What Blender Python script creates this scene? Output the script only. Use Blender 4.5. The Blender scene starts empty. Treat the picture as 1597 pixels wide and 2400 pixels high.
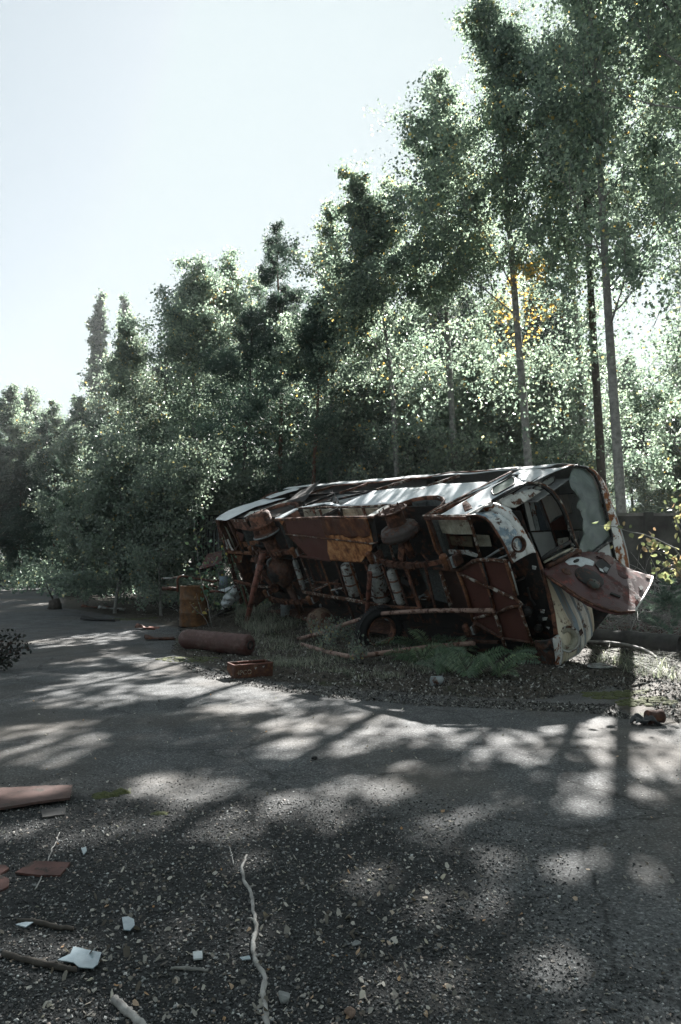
import bpy, bmesh, math, random
import numpy as np
from mathutils import Vector, Matrix, Quaternion
C = bpy.context.scene
COL = C.collection
RNG = np.random.default_rng(11)
random.seed(5)
# ------------------------------------------------------------------ camera
FPX, HZ, CH, CX, CY = 1694.0, 1305.0, 1.7, 798.5, 1200.0
PITCH = math.atan((HZ-CY)/FPX)
cam_d = bpy.data.cameras.new('camera')
cam = bpy.data.objects.new('camera', cam_d); COL.objects.link(cam)
cam.location = (0, 0, CH); cam.rotation_euler = (math.pi/2+PITCH, 0, 0)
cam_d.sensor_fit = 'VERTICAL'; cam_d.sensor_height = 36; cam_d.lens = FPX/2400*36
cam_d.clip_start = 0.05; cam_d.clip_end = 3000
C.camera = cam
# ------------------------------------------------------------------ world, sun, exposure
SUN_EL, SUN_AZ = 33.8, 20.5            # azimuth clockwise from +Y
w = bpy.data.worlds.new('World'); C.world = w; w.use_nodes = True
nt = w.node_tree; nt.nodes.clear()
sky = nt.nodes.new('ShaderNodeTexSky'); sky.sky_type = 'NISHITA'; sky.sun_disc = False
sky.sun_elevation = math.radians(SUN_EL); sky.sun_rotation = math.radians(SUN_AZ)
sky.altitude = 100; sky.air_density = 1.0; sky.dust_density = 2.2; sky.ozone_density = 1.5
hs = nt.nodes.new('ShaderNodeHueSaturation'); hs.inputs['Saturation'].default_value = 0.6; hs.inputs['Value'].default_value = 0.39
pale = nt.nodes.new('ShaderNodeMixRGB'); pale.blend_type = 'MIX'; pale.inputs[0].default_value = 0.5
pale.inputs[2].default_value = (2.42, 2.8, 2.86, 1)      # thin high overcast haze veiling the blue
bg = nt.nodes.new('ShaderNodeBackground'); bg.inputs['Strength'].default_value = 0.05
ow = nt.nodes.new('ShaderNodeOutputWorld')
nt.links.new(sky.outputs[0], hs.inputs['Color']); nt.links.new(hs.outputs[0], pale.inputs[1])
cap = nt.nodes.new('ShaderNodeMixRGB'); cap.blend_type = 'DARKEN'; cap.inputs[0].default_value = 1.0; cap.inputs[2].default_value = (2.24, 2.54, 2.62, 1)   # the veil evens out the glare
nt.links.new(pale.outputs[0], cap.inputs[1]); nt.links.new(cap.outputs[0], bg.inputs[0]); nt.links.new(bg.outputs[0], ow.inputs[0])
ld = bpy.data.lights.new('sun', 'SUN'); ld.energy = 5.0; ld.angle = math.radians(0.5); ld.color = (1.0, 0.965, 0.92)
sun = bpy.data.objects.new('sun', ld); COL.objects.link(sun)
SDIR = Vector((math.cos(math.radians(SUN_EL))*math.sin(math.radians(SUN_AZ)), math.cos(math.radians(SUN_EL))*math.cos(math.radians(SUN_AZ)), math.sin(math.radians(SUN_EL))))
sun.rotation_euler = SDIR.to_track_quat('Z', 'Y').to_euler()
sun.location = (8, 20, 30)
C.view_settings.view_transform = 'Standard'; C.view_settings.look = 'None'
C.view_settings.exposure = 2.7; C.view_settings.gamma = 1.0
C.render.engine = 'CYCLES'
C.cycles.max_bounces = 6; C.cycles.transparent_max_bounces = 8
# ------------------------------------------------------------------ measuring helpers: photograph pixel -> place
def ray(px, py):
    a = (px-CX)/FPX; b = (CY-py)/FPX
    return np.array([a, math.cos(PITCH)-b*math.sin(PITCH), math.sin(PITCH)+b*math.cos(PITCH)])
def ground(px, py, z=0.0):
    d = ray(px, py); return np.array([0, 0, CH])+d*((z-CH)/d[2])
def at(px, py, Y):
    d = ray(px, py); return np.array([0, 0, CH])+d*(Y/d[1])
def r1(X, Y): return (480+X*.37, 1060+Y*.37)
def r2(X, Y): return (980+X*.3935, 1060+Y*.3935)
def r4(X, Y): return (640+X*.2296, 1140+Y*.2296)
def r5(X, Y): return (X*.3571, 1150+Y*.3571)
def n2(X, Y): return (480+X*.1913, 1120+Y*.1913)
def n3(X, Y): return (380+X*.1403, 1180+Y*.1403)
def n4(X, Y): return (980+X*.1786, 1160+Y*.1786)
def n5(X, Y): return (680+X*.204, 1080+Y*.204)
def n6(X, Y): return (1370+X*.2418, 1150+Y*.2418)
# bus frame: L along its length (front = 9.7), H from skirt edge to roof, W from the ground side to the side now on top
def bus_pose(X, Y, Z, yaw, roll, pit):
    yaw, roll, pit = map(math.radians, (yaw, roll, pit))
    l = np.array([math.cos(pit)*math.sin(yaw), -math.cos(pit)*math.cos(yaw), math.sin(pit)])
    n = np.array([math.cos(yaw), math.sin(yaw), 0.]); u = np.cross(n, l)
    if u[2] < 0: u = -u
    h = n*math.sin(roll)+u*math.cos(roll); wv = -n*math.cos(roll)+u*math.sin(roll)
    return np.array([X, Y, Z]), np.stack([l, h, wv])
BO, BR = bus_pose(-2.305, 18.826, .324, 35.517, 63.34, -2.0)
BCAM = (np.array([0, 0, CH])-BO)@BR.T
def bus(px, py, L=None, H=None, W=None):
    d = ray(px, py)@BR.T
    i, v = (0, L) if L is not None else (1, H) if H is not None else (2, W)
    return BCAM+d*(v-BCAM[i])/d[i]
def busplane(px, py, p0, n):
    d = ray(px, py)@BR.T; n = np.array(n, float)
    return BCAM+d*(np.dot(np.array(p0)-BCAM, n)/np.dot(d, n))
def S(r, pts, **k): return [bus(*r(*p), **k) for p in pts]
def frontL(H, W):
    return 9.7-.2*W-.48*max(0, abs(W-1.27)-.7)**2-.06*max(0, H-1)
def FB(px, py):
    L = 9.5
    for i in range(30):
        P = bus(px, py, L=L); L = .5*L+.5*frontL(P[1], min(max(P[2], 0), 2.6))
    return bus(px, py, L=L)
def SF(r, pts): return [FB(*r(*p)) for p in pts]
# ------------------------------------------------------------------ mesh helpers
class MB:
    def __init__(s): s.v = []; s.f = []; s.sm = []
    def add(s, vs, fs, smooth=False):
        o = len(s.v); s.v.extend([tuple(map(float, p)) for p in vs])
        for f in fs: s.f.append(tuple(o+i for i in f)); s.sm.append(smooth)
        return s
    def box(s, c, d, ax=None):
        c = np.array(c, float); hx, hy, hz = np.array(d)/2
        A = np.eye(3) if ax is None else np.array(ax)
        vs = [c+A[0]*x+A[1]*y+A[2]*z for x in (-hx, hx) for y in (-hy, hy) for z in (-hz, hz)]
        return s.add(vs, [(0, 1, 3, 2), (4, 6, 7, 5), (0, 4, 5, 1), (2, 3, 7, 6), (0, 2, 6, 4), (1, 5, 7, 3)])
    def beam(s, p, q, a, b, up=(0, 0, 1)):
        p = np.array(p, float); q = np.array(q, float); x = q-p; L = np.linalg.norm(x); x /= L
        up = np.array(up, float); y = np.cross(up, x)
        if np.linalg.norm(y) < 1e-4: y = np.cross((0.3, 1, 0.1), x)
        y /= np.linalg.norm(y); z = np.cross(x, y)
        return s.box((p+q)/2, (L, a, b), (x, y, z))
    def tube(s, pts, r, n=8, cap=True, smooth=True):
        pts = [np.array(p, float) for p in pts]; k = len(pts)
        rs = [r]*k if np.isscalar(r) else list(r)
        vs = []; ref = None
        for i in range(k):
            t = pts[min(i+1, k-1)]-pts[max(i-1, 0)]; t = t/(np.linalg.norm(t)+1e-9)
            if ref is None:
                ref = np.cross(t, (0.12, 0.31, 0.94)); 
                if np.linalg.norm(ref) < .1: ref = np.cross(t, (1, 0, 0))
            ref = ref-t*np.dot(ref, t); ref /= np.linalg.norm(ref)+1e-9; b = np.cross(t, ref)
            for j in range(n):
                a = 2*math.pi*j/n; vs.append(pts[i]+rs[i]*(math.cos(a)*ref+math.sin(a)*b))
        fs = [(i*n+j, i*n+(j+1) % n, (i+1)*n+(j+1) % n, (i+1)*n+j) for i in range(k-1) for j in range(n)]
        s.add(vs, fs, smooth)
        if cap:
            o = len(s.v)-len(vs)
            s.f.append(tuple(o+j for j in reversed(range(n)))); s.sm.append(False)
            s.f.append(tuple(o+(k-1)*n+j for j in range(n))); s.sm.append(False)
        return s
    def lathe(s, prof, o, ax, n=28, ref=None, smooth=True, arc=2*math.pi):
        o = np.array(o, float); ax = np.array(ax, float); ax /= np.linalg.norm(ax)
        u = np.cross(ax, (0.2, 0.5, 0.84)) if ref is None else np.array(ref, float)
        u = u-ax*np.dot(u, ax); u /= np.linalg.norm(u); v = np.cross(ax, u)
        full = arc > 6.28; m = n if full else n+1
        vs = [o+ax*h+r*(math.cos(arc*j/n)*u+math.sin(arc*j/n)*v) for (r, h) in prof for j in range(m)]
        fs = [(i*m+j, i*m+(j+1) % m, (i+1)*m+(j+1) % m, (i+1)*m+j) for i in range(len(prof)-1) for j in range(n)]
        return s.add(vs, fs, smooth)
    def sheet(s, pts, t, nrm=None):
        P = [np.array(p, float) for p in pts]
        if nrm is None:
            nrm = sum((np.cross(P[i]-P[0], P[i+1]-P[0]) for i in range(1, len(P)-1)), np.zeros(3))
        nrm = np.array(nrm, float); nrm = nrm/np.linalg.norm(nrm); k = len(P)
        vs = [p+nrm*t/2 for p in P]+[p-nrm*t/2 for p in P]
        fs = [tuple(range(k)), tuple(reversed(range(k, 2*k)))]+[(i, k+i, k+(i+1) % k, (i+1) % k) for i in range(k)]
        return s.add(vs, fs)
    def grid(s, fn, nu, nv, smooth=True):
        vs = [fn(i/nu, j/nv) for i in range(nu+1) for j in range(nv+1)]
        fs = [(i*(nv+1)+j, (i+1)*(nv+1)+j, (i+1)*(nv+1)+j+1, i*(nv+1)+j+1) for i in range(nu) for j in range(nv)]
        return s.add(vs, fs, smooth)
    def build(s, name, mat, parent=None, solid=0, **k):
        me = bpy.data.meshes.new(name); me.from_pydata(s.v, [], s.f)
        me.polygons.foreach_set('use_smooth', s.sm); me.materials.append(mat); me.update()
        bm = bmesh.new(); bm.from_mesh(me); bmesh.ops.recalc_face_normals(bm, faces=bm.faces); bm.to_mesh(me); bm.free()
        o = bpy.data.objects.new(name, me); COL.objects.link(o)
        if parent is not None: o.parent = parent
        if solid:
            md = o.modifiers.new('solid', 'SOLIDIFY'); md.thickness = solid; md.offset = 0
        for a, b in k.items(): o[a] = b
        return o
def curved_sheet(poly2, fn, step, name, mat, parent, solid=.008, jit=0, bend=None):
    """outline given in surface coordinates, cut on a grid and laid on the curved surface fn(u, v)"""
    pts = []
    for i in range(len(poly2)):
        a = np.array(poly2[i], float); b = np.array(poly2[(i+1) % len(poly2)], float)
        n = max(1, int(np.linalg.norm(b-a)/max(step, .03))) if jit else 1
        for j in range(n):
            p = a+(b-a)*j/n
            if j and jit: p = p+RNG.normal(0, jit, 2)
            pts.append(p)
    bm = bmesh.new(); vs = [bm.verts.new((p[0], p[1], 0)) for p in pts]; bm.faces.new(vs)
    bmesh.ops.triangulate(bm, faces=bm.faces[:])
    P = np.array(pts); lo = P.min(0); hi = P.max(0)
    for ax in (0, 1):
        x = math.floor(lo[ax]/step)*step+step
        while x < hi[ax]:
            co = (x, 0, 0) if ax == 0 else (0, x, 0); no = (1, 0, 0) if ax == 0 else (0, 1, 0)
            bmesh.ops.bisect_plane(bm, geom=bm.verts[:]+bm.edges[:]+bm.faces[:], plane_co=co, plane_no=no, dist=1e-5)
            x += step
    for v in bm.verts:
        v.co = Vector([float(c) for c in fn(v.co.x, v.co.y)])
    for f in bm.faces: f.smooth = True
    me = bpy.data.meshes.new(name); bm.to_mesh(me); bm.free(); me.materials.append(mat)
    o = bpy.data.objects.new(name, me); COL.objects.link(o); o.parent = parent
    if solid:
        md = o.modifiers.new('solid', 'SOLIDIFY'); md.thickness = solid; md.offset = 0
    return o
def tag(o, label, cat, group=None):
    o['label'] = label; o['category'] = cat
    if group: o['group'] = group
    return o
def empty(name, loc, label, cat, group=None, rz=0):
    o = bpy.data.objects.new(name, None); COL.objects.link(o); o.location = [float(c) for c in loc]; o.rotation_euler = (0, 0, rz)
    o.empty_display_size = .2
    return tag(o, label, cat, group)
def fast_mesh(name, V, F, mat, parent=None, tint=None, smooth=False, k=4, extra=None):
    """V (n,3), F (m,k) numpy arrays"""
    me = bpy.data.meshes.new(name); n = len(V); m = len(F)
    me.vertices.add(n); me.vertices.foreach_set('co', np.ascontiguousarray(V, dtype=np.float32).ravel())
    me.loops.add(m*k); me.loops.foreach_set('vertex_index', np.ascontiguousarray(F, dtype=np.int32).ravel())
    me.polygons.add(m); me.polygons.foreach_set('loop_start', np.arange(0, m*k, k, dtype=np.int32))
    me.polygons.foreach_set('use_smooth', np.full(m, smooth))
    if tint is not None:
        a = me.attributes.new('tint', 'FLOAT', 'FACE'); a.data.foreach_set('value', np.ascontiguousarray(tint, dtype=np.float32))
    me.update(calc_edges=True); me.validate(); me.materials.append(mat)
    o = bpy.data.objects.new(name, me); COL.objects.link(o)
    if parent is not None: o.parent = parent
    return o
# ------------------------------------------------------------------ materials
def new_mat(name):
    m = bpy.data.materials.new(name); m.use_nodes = True; m.node_tree.nodes.clear()
    return m, m.node_tree.nodes, m.node_tree.links
def ramp(N, stops, interp='LINEAR'):
    r = N.new('ShaderNodeValToRGB'); cr = r.color_ramp; cr.interpolation = interp
    while len(cr.elements) < len(stops): cr.elements.new(.5)
    for e, (p, c) in zip(cr.elements, stops):
        e.position = p; e.color = (c, c, c, 1) if np.isscalar(c) else (*c, 1)
    return r
def noise(N, L, vec, scale, detail=6, rough=.6, dist=0):
    n = N.new('ShaderNodeTexNoise'); n.inputs['Scale'].default_value = scale; n.inputs['Detail'].default_value = detail
    n.inputs['Roughness'].default_value = rough; n.inputs['Distortion'].default_value = dist
    L.new(vec, n.inputs['Vector']); return n
def mixc(N, L, fac, a, b, mode='MIX'):
    n = N.new('ShaderNodeMixRGB'); n.blend_type = mode
    for i, x in ((0, fac), (1, a), (2, b)):
        if hasattr(x, 'is_output') or hasattr(x, 'links'): L.new(x, n.inputs[i])
        elif np.isscalar(x): n.inputs[i].default_value = x if i == 0 else (x, x, x, 1)
        else: n.inputs[i].default_value = (*x, 1)
    return n
RUST = [(0.25, (.016, .010, .008)), (.5, (.060, .026, .015)), (.68, (.135, .058, .028)), (.85, (.25, .13, .065))]
def metal(name, paint, amount, scale=3.0, rust=None, rough=.6, streak=None, paint2=None, dirt=.5, bump=.4, metallic=0, seed=0):
    m, N, L = new_mat(name)
    tc = N.new('ShaderNodeTexCoord'); mp = N.new('ShaderNodeMapping'); L.new(tc.outputs['Object'], mp.inputs[0])
    mp.inputs['Location'].default_value = (seed*3.1, seed*1.7, seed)
    v = mp.outputs[0]
    n1 = noise(N, L, v, scale, 10, .68, .3)
    lo = .62-.34*amount
    msk = ramp(N, [(lo, 0.0), (lo+.05, 1.0)]); L.new(n1.outputs[0], msk.inputs[0])
    n2 = noise(N, L, v, scale*2.3, 8, .7)
    rr = ramp(N, rust or RUST); L.new(n2.outputs[0], rr.inputs[0])
    pc = paint
    col = N.new('ShaderNodeRGB'); col.outputs[0].default_value = (*paint, 1); pout = col.outputs[0]
    if paint2 is not None:
        n4_ = noise(N, L, v, scale*.8, 6, .6); r4_ = ramp(N, [(.46, 0.), (.52, 1.)]); L.new(n4_.outputs[0], r4_.inputs[0])
        pout = mixc(N, L, r4_.outputs[0], pout, paint2).outputs[0]
    n3 = noise(N, L, v, scale*.9, 8, .75); rd = ramp(N, [(.3, 1-dirt), (.65, 1.0)]); L.new(n3.outputs[0], rd.inputs[0])
    pd = mixc(N, L, 1.0, pout, rd.outputs[0], 'MULTIPLY')
    if streak:
        ms = N.new('ShaderNodeMapping'); L.new(tc.outputs['Object'], ms.inputs[0]); ms.inputs['Scale'].default_value = streak
        ns = noise(N, L, ms.outputs[0], 6, 5, .6); rs = ramp(N, [(.5, 0.), (.72, .55)]); L.new(ns.outputs[0], rs.inputs[0])
        pd = mixc(N, L, rs.outputs[0], pd.outputs[0], (.16, .085, .035))
    fin = mixc(N, L, msk.outputs[0], pd.outputs[0], rr.outputs[0])
    b = N.new('ShaderNodeBsdfPrincipled'); L.new(fin.outputs[0], b.inputs['Base Color'])
    ro = ramp(N, [(0, rough), (1, .88)]); L.new(msk.outputs[0], ro.inputs[0]); L.new(ro.outputs[0], b.inputs['Roughness'])
    b.inputs['Metallic'].default_value = metallic
    b.inputs['Specular IOR Level'].default_value = .35
    bp = N.new('ShaderNodeBump'); bp.inputs['Strength'].default_value = bump; bp.inputs['Distance'].default_value = .008
    sm = mixc(N, L, .5, msk.outputs[0], n2.outputs[0], 'ADD'); L.new(sm.outputs[0], bp.inputs['Height']); L.new(bp.outputs[0], b.inputs['Normal'])
    o = N.new('ShaderNodeOutputMaterial'); L.new(b.outputs[0], o.inputs[0]); return m
DKRUST = [(0.3, (.018, .011, .009)), (.5, (.055, .026, .018)), (.66, (.13, .058, .034)), (.85, (.28, .15, .075))]
M = {}
M['white'] = metal('weathered_white_paint', (.62, .66, .68), .02, 2.2, rough=.42, dirt=.3, paint2=(.58, .62, .65))
M['white_roof'] = metal('chalky_white_paint', (.50, .53, .54), .03, 3.0, rough=.6, dirt=.4)
M['white_rust'] = metal('flaking_white_paint', (.52, .53, .50), .26, 5.0, rough=.5, dirt=.5)
M['cream'] = metal('mouldy_cream_paint', (.42, .42, .34), .12, 4, rough=.7, dirt=.8, streak=(9, 1, 1))
M['blue'] = metal('flaking_blue_white_paint', (.20, .28, .34), .2, 7, paint2=(.55, .58, .58), rust=DKRUST, rough=.45, dirt=.5)
M['maroon'] = metal('maroon_primer', (.095, .038, .030), .10, 2.5, rust=DKRUST, rough=.55, dirt=.35)
M['orange_rust'] = metal('orange_rusted_sheet', (.10, .038, .022), .9, 2.2, rough=.6, dirt=.2, rust=[(.32, (.045, .018, .010)), (.44, (.19, .075, .030)), (.54, (.38, .175, .07)), (.70, (.52, .31, .16))], streak=(9, 1, .8))
M['rust'] = metal('brown_rust', (.19, .080, .048), .5, 5, rough=.7, rust=DKRUST)
M['rust_red'] = metal('red_brown_rust', (.20, .080, .058), .35, 6, rust=DKRUST, rough=.6)
M['rust_dark'] = metal('dark_rust', (.085, .045, .034), .55, 5, rust=DKRUST, rough=.75)
M['rust_edge'] = metal('chipped_brown_white_edge', (.13, .055, .032), .5, 9, rough=.6, paint2=(.40, .38, .34))
M['pipe'] = metal('grey_brown_pipe', (.30, .20, .165), .3, 7, rust=DKRUST, rough=.55)
M['rust_mid'] = metal('orange_brown_rust', (.20, .09, .05), .6, 6, rough=.65, rust=[(.3, (.04, .018, .012)), (.5, (.11, .045, .022)), (.68, (.22, .10, .045)), (.85, (.33, .2, .11))])
M['dark_maroon_rust'] = metal('dark_maroon_rusty_sheet', (.07, .028, .02), .55, 2.6, rough=.6, dirt=.3, rust=[(.32, (.04, .017, .011)), (.5, (.09, .034, .018)), (.62, (.17, .075, .035)), (.76, (.26, .14, .08))], streak=(8, 1, .7))
M['black'] = metal('grimy_black_metal', (.012, .012, .012), .12, 5, rust=DKRUST, rough=.7)
M['interior'] = metal('shade_dark_grimy_interior', (.020, .019, .018), .25, 4, rust=DKRUST, rough=.8)  # near-black base stands in for the unlit depth of the body
M['undercoat'] = metal('grey_textured_undercoat', (.085, .095, .095), .0, 26, rough=.9, dirt=.75, bump=1.0)
M['tank'] = metal('grey_white_tank_paint', (.36, .38, .37), .3, 7, rust=DKRUST, rough=.6, dirt=.6)
M['grey_panel'] = metal('grey_inner_panel', (.40, .42, .42), .06, 2.5, rough=.5, dirt=.35)
M['seal'] = metal('black_rubber_seal', (.012, .013, .013), .12, 14, rough=.55, rust=[(.3, (.2, .2, .18)), (.8, (.4, .38, .34))])
M['band'] = metal('white_paint_bleeding_rust', (.56, .58, .57), .27, 8, rough=.45, dirt=.3, rust=[(.3, (.05, .017, .010)), (.5, (.16, .05, .018)), (.7, (.33, .14, .05))])
M['hatch'] = metal('oxide_red_lid', (.055, .019, .018), .34, 2.6, rough=.38, dirt=.5, rust=[(.3, (.035, .03, .028)), (.5, (.065, .026, .024)), (.64, (.17, .05, .042)), (.8, (.38, .26, .22))])
M['barrel'] = metal('ochre_rusty_barrel', (.10, .052, .022), .5, 4, rough=.6, dirt=.6, rust=[(.3, (.03, .016, .010)), (.5, (.10, .045, .016)), (.75, (.17, .095, .038))], streak=(1, 1, .15))
M['cylinder'] = metal('red_grey_cylinder', (.075, .032, .028), .42, 5, rough=.5, dirt=.4, rust=[(.3, (.05, .035, .032)), (.5, (.085, .05, .045)), (.8, (.16, .12, .11))])
M['tread'] = metal('old_rubber', (.016, .017, .018), .0, 8, rough=.85, dirt=.5)
M['steel'] = metal('galvanised_grey', (.22, .25, .26), .2, 8, rust=DKRUST, rough=.5, dirt=.6)
M['sheetwhite'] = metal('crumpled_pale_sheet', (.55, .60, .62), .16, 9, rust=DKRUST, rough=.5, dirt=.4)
M['box'] = metal('rusty_box', (.06, .022, .014), .5, 6, rough=.55, rust=[(.3, (.03, .012, .008)), (.5, (.065, .025, .014)), (.72, (.17, .075, .03))])
def striped():
    m, N, L = new_mat('cream_and_blue_striped_paint')
    tc = N.new('ShaderNodeTexCoord'); sx = N.new('ShaderNodeSeparateXYZ'); L.new(tc.outputs['Object'], sx.inputs[0])
    nw = noise(N, L, tc.outputs['Object'], 3, 4, .5)
    # stripes run along the width, stacked over the height of the nose
    ma = N.new('ShaderNodeMath'); ma.operation = 'MULTIPLY_ADD'; L.new(nw.outputs[0], ma.inputs[0]); ma.inputs[1].default_value = .05; L.new(sx.outputs['Y'], ma.inputs[2])
    mr = N.new('ShaderNodeMapRange'); mr.inputs['From Min'].default_value = .3; mr.inputs['From Max'].default_value = 1.2; L.new(ma.outputs[0], mr.inputs[0])
    cr = (.60, .56, .44); bl = (.17, .24, .29); wt = (.62, .63, .60)
    st = ramp(N, [(0, cr), (.34, bl), (.50, wt), (.60, bl), (.66, wt), (.80, bl), (.86, cr)], 'CONSTANT'); L.new(mr.outputs[0], st.inputs[0])
    ns = noise(N, L, tc.outputs['Object'], 5, 9, .7); mk = ramp(N, [(.55, 0.), (.62, 1.)]); L.new(ns.outputs[0], mk.inputs[0])
    ms = N.new('ShaderNodeMapping'); L.new(tc.outputs['Object'], ms.inputs[0]); ms.inputs['Scale'].default_value = (3, 8, .8)
    n5_ = noise(N, L, ms.outputs[0], 2, 6, .6); r5_ = ramp(N, [(.45, 0.), (.75, .8)]); L.new(n5_.outputs[0], r5_.inputs[0])
    a = mixc(N, L, r5_.outputs[0], st.outputs[0], (.24, .15, .06))
    rr = ramp(N, RUST); n6_ = noise(N, L, tc.outputs['Object'], 12, 6, .7); L.new(n6_.outputs[0], rr.inputs[0])
    f = mixc(N, L, mk.outputs[0], a.outputs[0], rr.outputs[0])
    b = N.new('ShaderNodeBsdfPrincipled'); L.new(f.outputs[0], b.inputs['Base Color']); b.inputs['Roughness'].default_value = .45
    o = N.new('ShaderNodeOutputMaterial'); L.new(b.outputs[0], o.inputs[0]); return m
M['striped'] = striped()
def glassy():
    m, N, L = new_mat('cloudy_green_glass')
    tc = N.new('ShaderNodeTexCoord')
    n = noise(N, L, tc.outputs['Object'], 2.5, 8, .6, 1.5); r = ramp(N, [(.3, (.055, .075, .068)), (.55, (.13, .165, .15)), (.75, (.25, .29, .27))]); L.new(n.outputs[0], r.inputs[0])
    b = N.new('ShaderNodeBsdfPrincipled'); L.new(r.outputs[0], b.inputs['Base Color']); b.inputs['Roughness'].default_value = .3
    t = N.new('ShaderNodeBsdfTransparent'); t.inputs[0].default_value = (.75, .85, .8, 1)
    mx = N.new('ShaderNodeMixShader'); mx.inputs[0].default_value = .22; L.new(b.outputs[0], mx.inputs[1]); L.new(t.outputs[0], mx.inputs[2])
    o = N.new('ShaderNodeOutputMaterial'); L.new(mx.outputs[0], o.inputs[0]); return m
M['glass'] = glassy()
def plain(name, a, b_, scale=8, rough=.8, bump=.3, spec=.3):
    m, N, L = new_mat(name); tc = N.new('ShaderNodeTexCoord')
    n = noise(N, L, tc.outputs['Object'], scale, 8, .65); r = ramp(N, [(.3, a), (.7, b_)]); L.new(n.outputs[0], r.inputs[0])
    b = N.new('ShaderNodeBsdfPrincipled'); L.new(r.outputs[0], b.inputs['Base Color']); b.inputs['Roughness'].default_value = rough
    b.inputs['Specular IOR Level'].default_value = spec
    bp = N.new('ShaderNodeBump'); bp.inputs['Strength'].default_value = bump; bp.inputs['Distance'].default_value = .01
    L.new(n.outputs[0], bp.inputs['Height']); L.new(bp.outputs[0], b.inputs['Normal'])
    o = N.new('ShaderNodeOutputMaterial'); L.new(b.outputs[0], o.inputs[0]); return m
def tinted(name, stops, transl=0., rough=.6, objvar=.0, spec=.3, tcol=2.1):
    """colour picked per face from the face attribute 'tint'"""
    m, N, L = new_mat(name)
    at_ = N.new('ShaderNodeAttribute'); at_.attribute_name = 'tint'
    r = ramp(N, stops); L.new(at_.outputs['Fac'], r.inputs[0]); c = r.outputs[0]
    if objvar:
        oi = N.new('ShaderNodeObjectInfo'); h = N.new('ShaderNodeHueSaturation')
        mr = N.new('ShaderNodeMapRange'); mr.inputs['To Min'].default_value = 1-objvar; mr.inputs['To Max'].default_value = 1+objvar; L.new(oi.outputs['Random'], mr.inputs[0])
        L.new(mr.outputs[0], h.inputs['Value']); L.new(c, h.inputs['Color']); c = h.outputs[0]
    b = N.new('ShaderNodeBsdfPrincipled'); L.new(c, b.inputs['Base Color']); b.inputs['Roughness'].default_value = rough; b.inputs['Specular IOR Level'].default_value = spec
    o = N.new('ShaderNodeOutputMaterial')
    if transl:
        t = N.new('ShaderNodeBsdfTranslucent'); mm = mixc(N, L, 1.0, c, (tcol*.99, tcol*1.03, tcol*.88), 'MULTIPLY'); L.new(mm.outputs[0], t.inputs[0])
        mx = N.new('ShaderNodeMixShader'); mx.inputs[0].default_value = transl
        L.new(b.outputs[0], mx.inputs[1]); L.new(t.outputs[0], mx.inputs[2]); L.new(mx.outputs[0], o.inputs[0])
    else: L.new(b.outputs[0], o.inputs[0])
    return m
GREEN = [(0, (.045, .068, .060)), (.4, (.10, .13, .115)), (.85, (.22, .265, .215)), (.93, (.36, .28, .11)), (1, (.50, .29, .08))]
M['leaf'] = tinted('aspen_leaf', GREEN, .55, .4, .12, spec=.5)
M['leaf_pale'] = tinted('pale_leaf', [(0, (.11, .145, .125)), (.5, (.165, .205, .175)), (.85, (.22, .265, .22)), (.94, (.34, .31, .17)), (1, (.44, .31, .13))], .5, .34, .1, spec=.35, tcol=1.3)
M['needle'] = tinted('pine_needle', [(0, (.034, .058, .05)), (.6, (.065, .098, .08)), (1, (.125, .155, .12))], .25, .6, .15)
M['bark'] = plain('grey_aspen_bark', (.08, .08, .075), (.27, .27, .255), 9, .9, .6)
M['bark_dark'] = plain('dark_bark', (.028, .025, .022), (.085, .075, .065), 9, .9, .8)
M['bark_pine'] = plain('red_pine_bark', (.06, .035, .028), (.17, .085, .06), 9, .9, .8)
# ------------------------------------------------------------------ ground
def seg_in(px, py, poly):
    """signed distance-ish: positive inside polygon (vectorised), metres"""
    P = np.array(poly); x = px; y = py
    ins = np.zeros(x.shape, bool); dist = np.full(x.shape, 1e9)
    for i in range(len(P)):
        a = P[i]; b = P[(i+1) % len(P)]
        c = ((a[1] > y) != (b[1] > y)) & (x < (b[0]-a[0])*(y-a[1])/(b[1]-a[1]+1e-12)+a[0]); ins ^= c
        d = b-a; t = np.clip(((x-a[0])*d[0]+(y-a[1])*d[1])/(d@d), 0, 1)
        dist = np.minimum(dist, np.hypot(x-a[0]-t*d[0], y-a[1]-t*d[1]))
    return np.where(ins, dist, -dist)
SOIL = [ground(*p)[:2] for p in [(-300, 1366), (60, 1366), (140, 1376), (150, 1425), (250, 1440), (420, 1478), (400, 1530), (520, 1575), (650, 1598), (800, 1612), (1000, 1628), (1250, 1640), (1440, 1612), (1440, 1650), (1500, 1690), (1650, 1700), (1900, 1640)]]
SOIL = SOIL+[np.array([300., 10]), np.array([300., 500]), np.array([-300., 500]), np.array([-300., 48.])]
def hsmooth(x, a, b):
    t = np.clip((x-a)/(b-a), 0, 1); return t*t*(3-2*t)
def vnoise(x, y, s, seed=0):
    r = 0
    for k in range(4):
        a = 1.7*k+seed; f = s*(1.9**k)
        r = r+np.sin(x*f*math.cos(a)+y*f*math.sin(a)+a*3+1.3*np.sin(y*f*.7+a))*np.cos(y*f*math.cos(a*.7)-x*f*math.sin(a)*.8+a*5)/(1.6**k)
    return r
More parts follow.
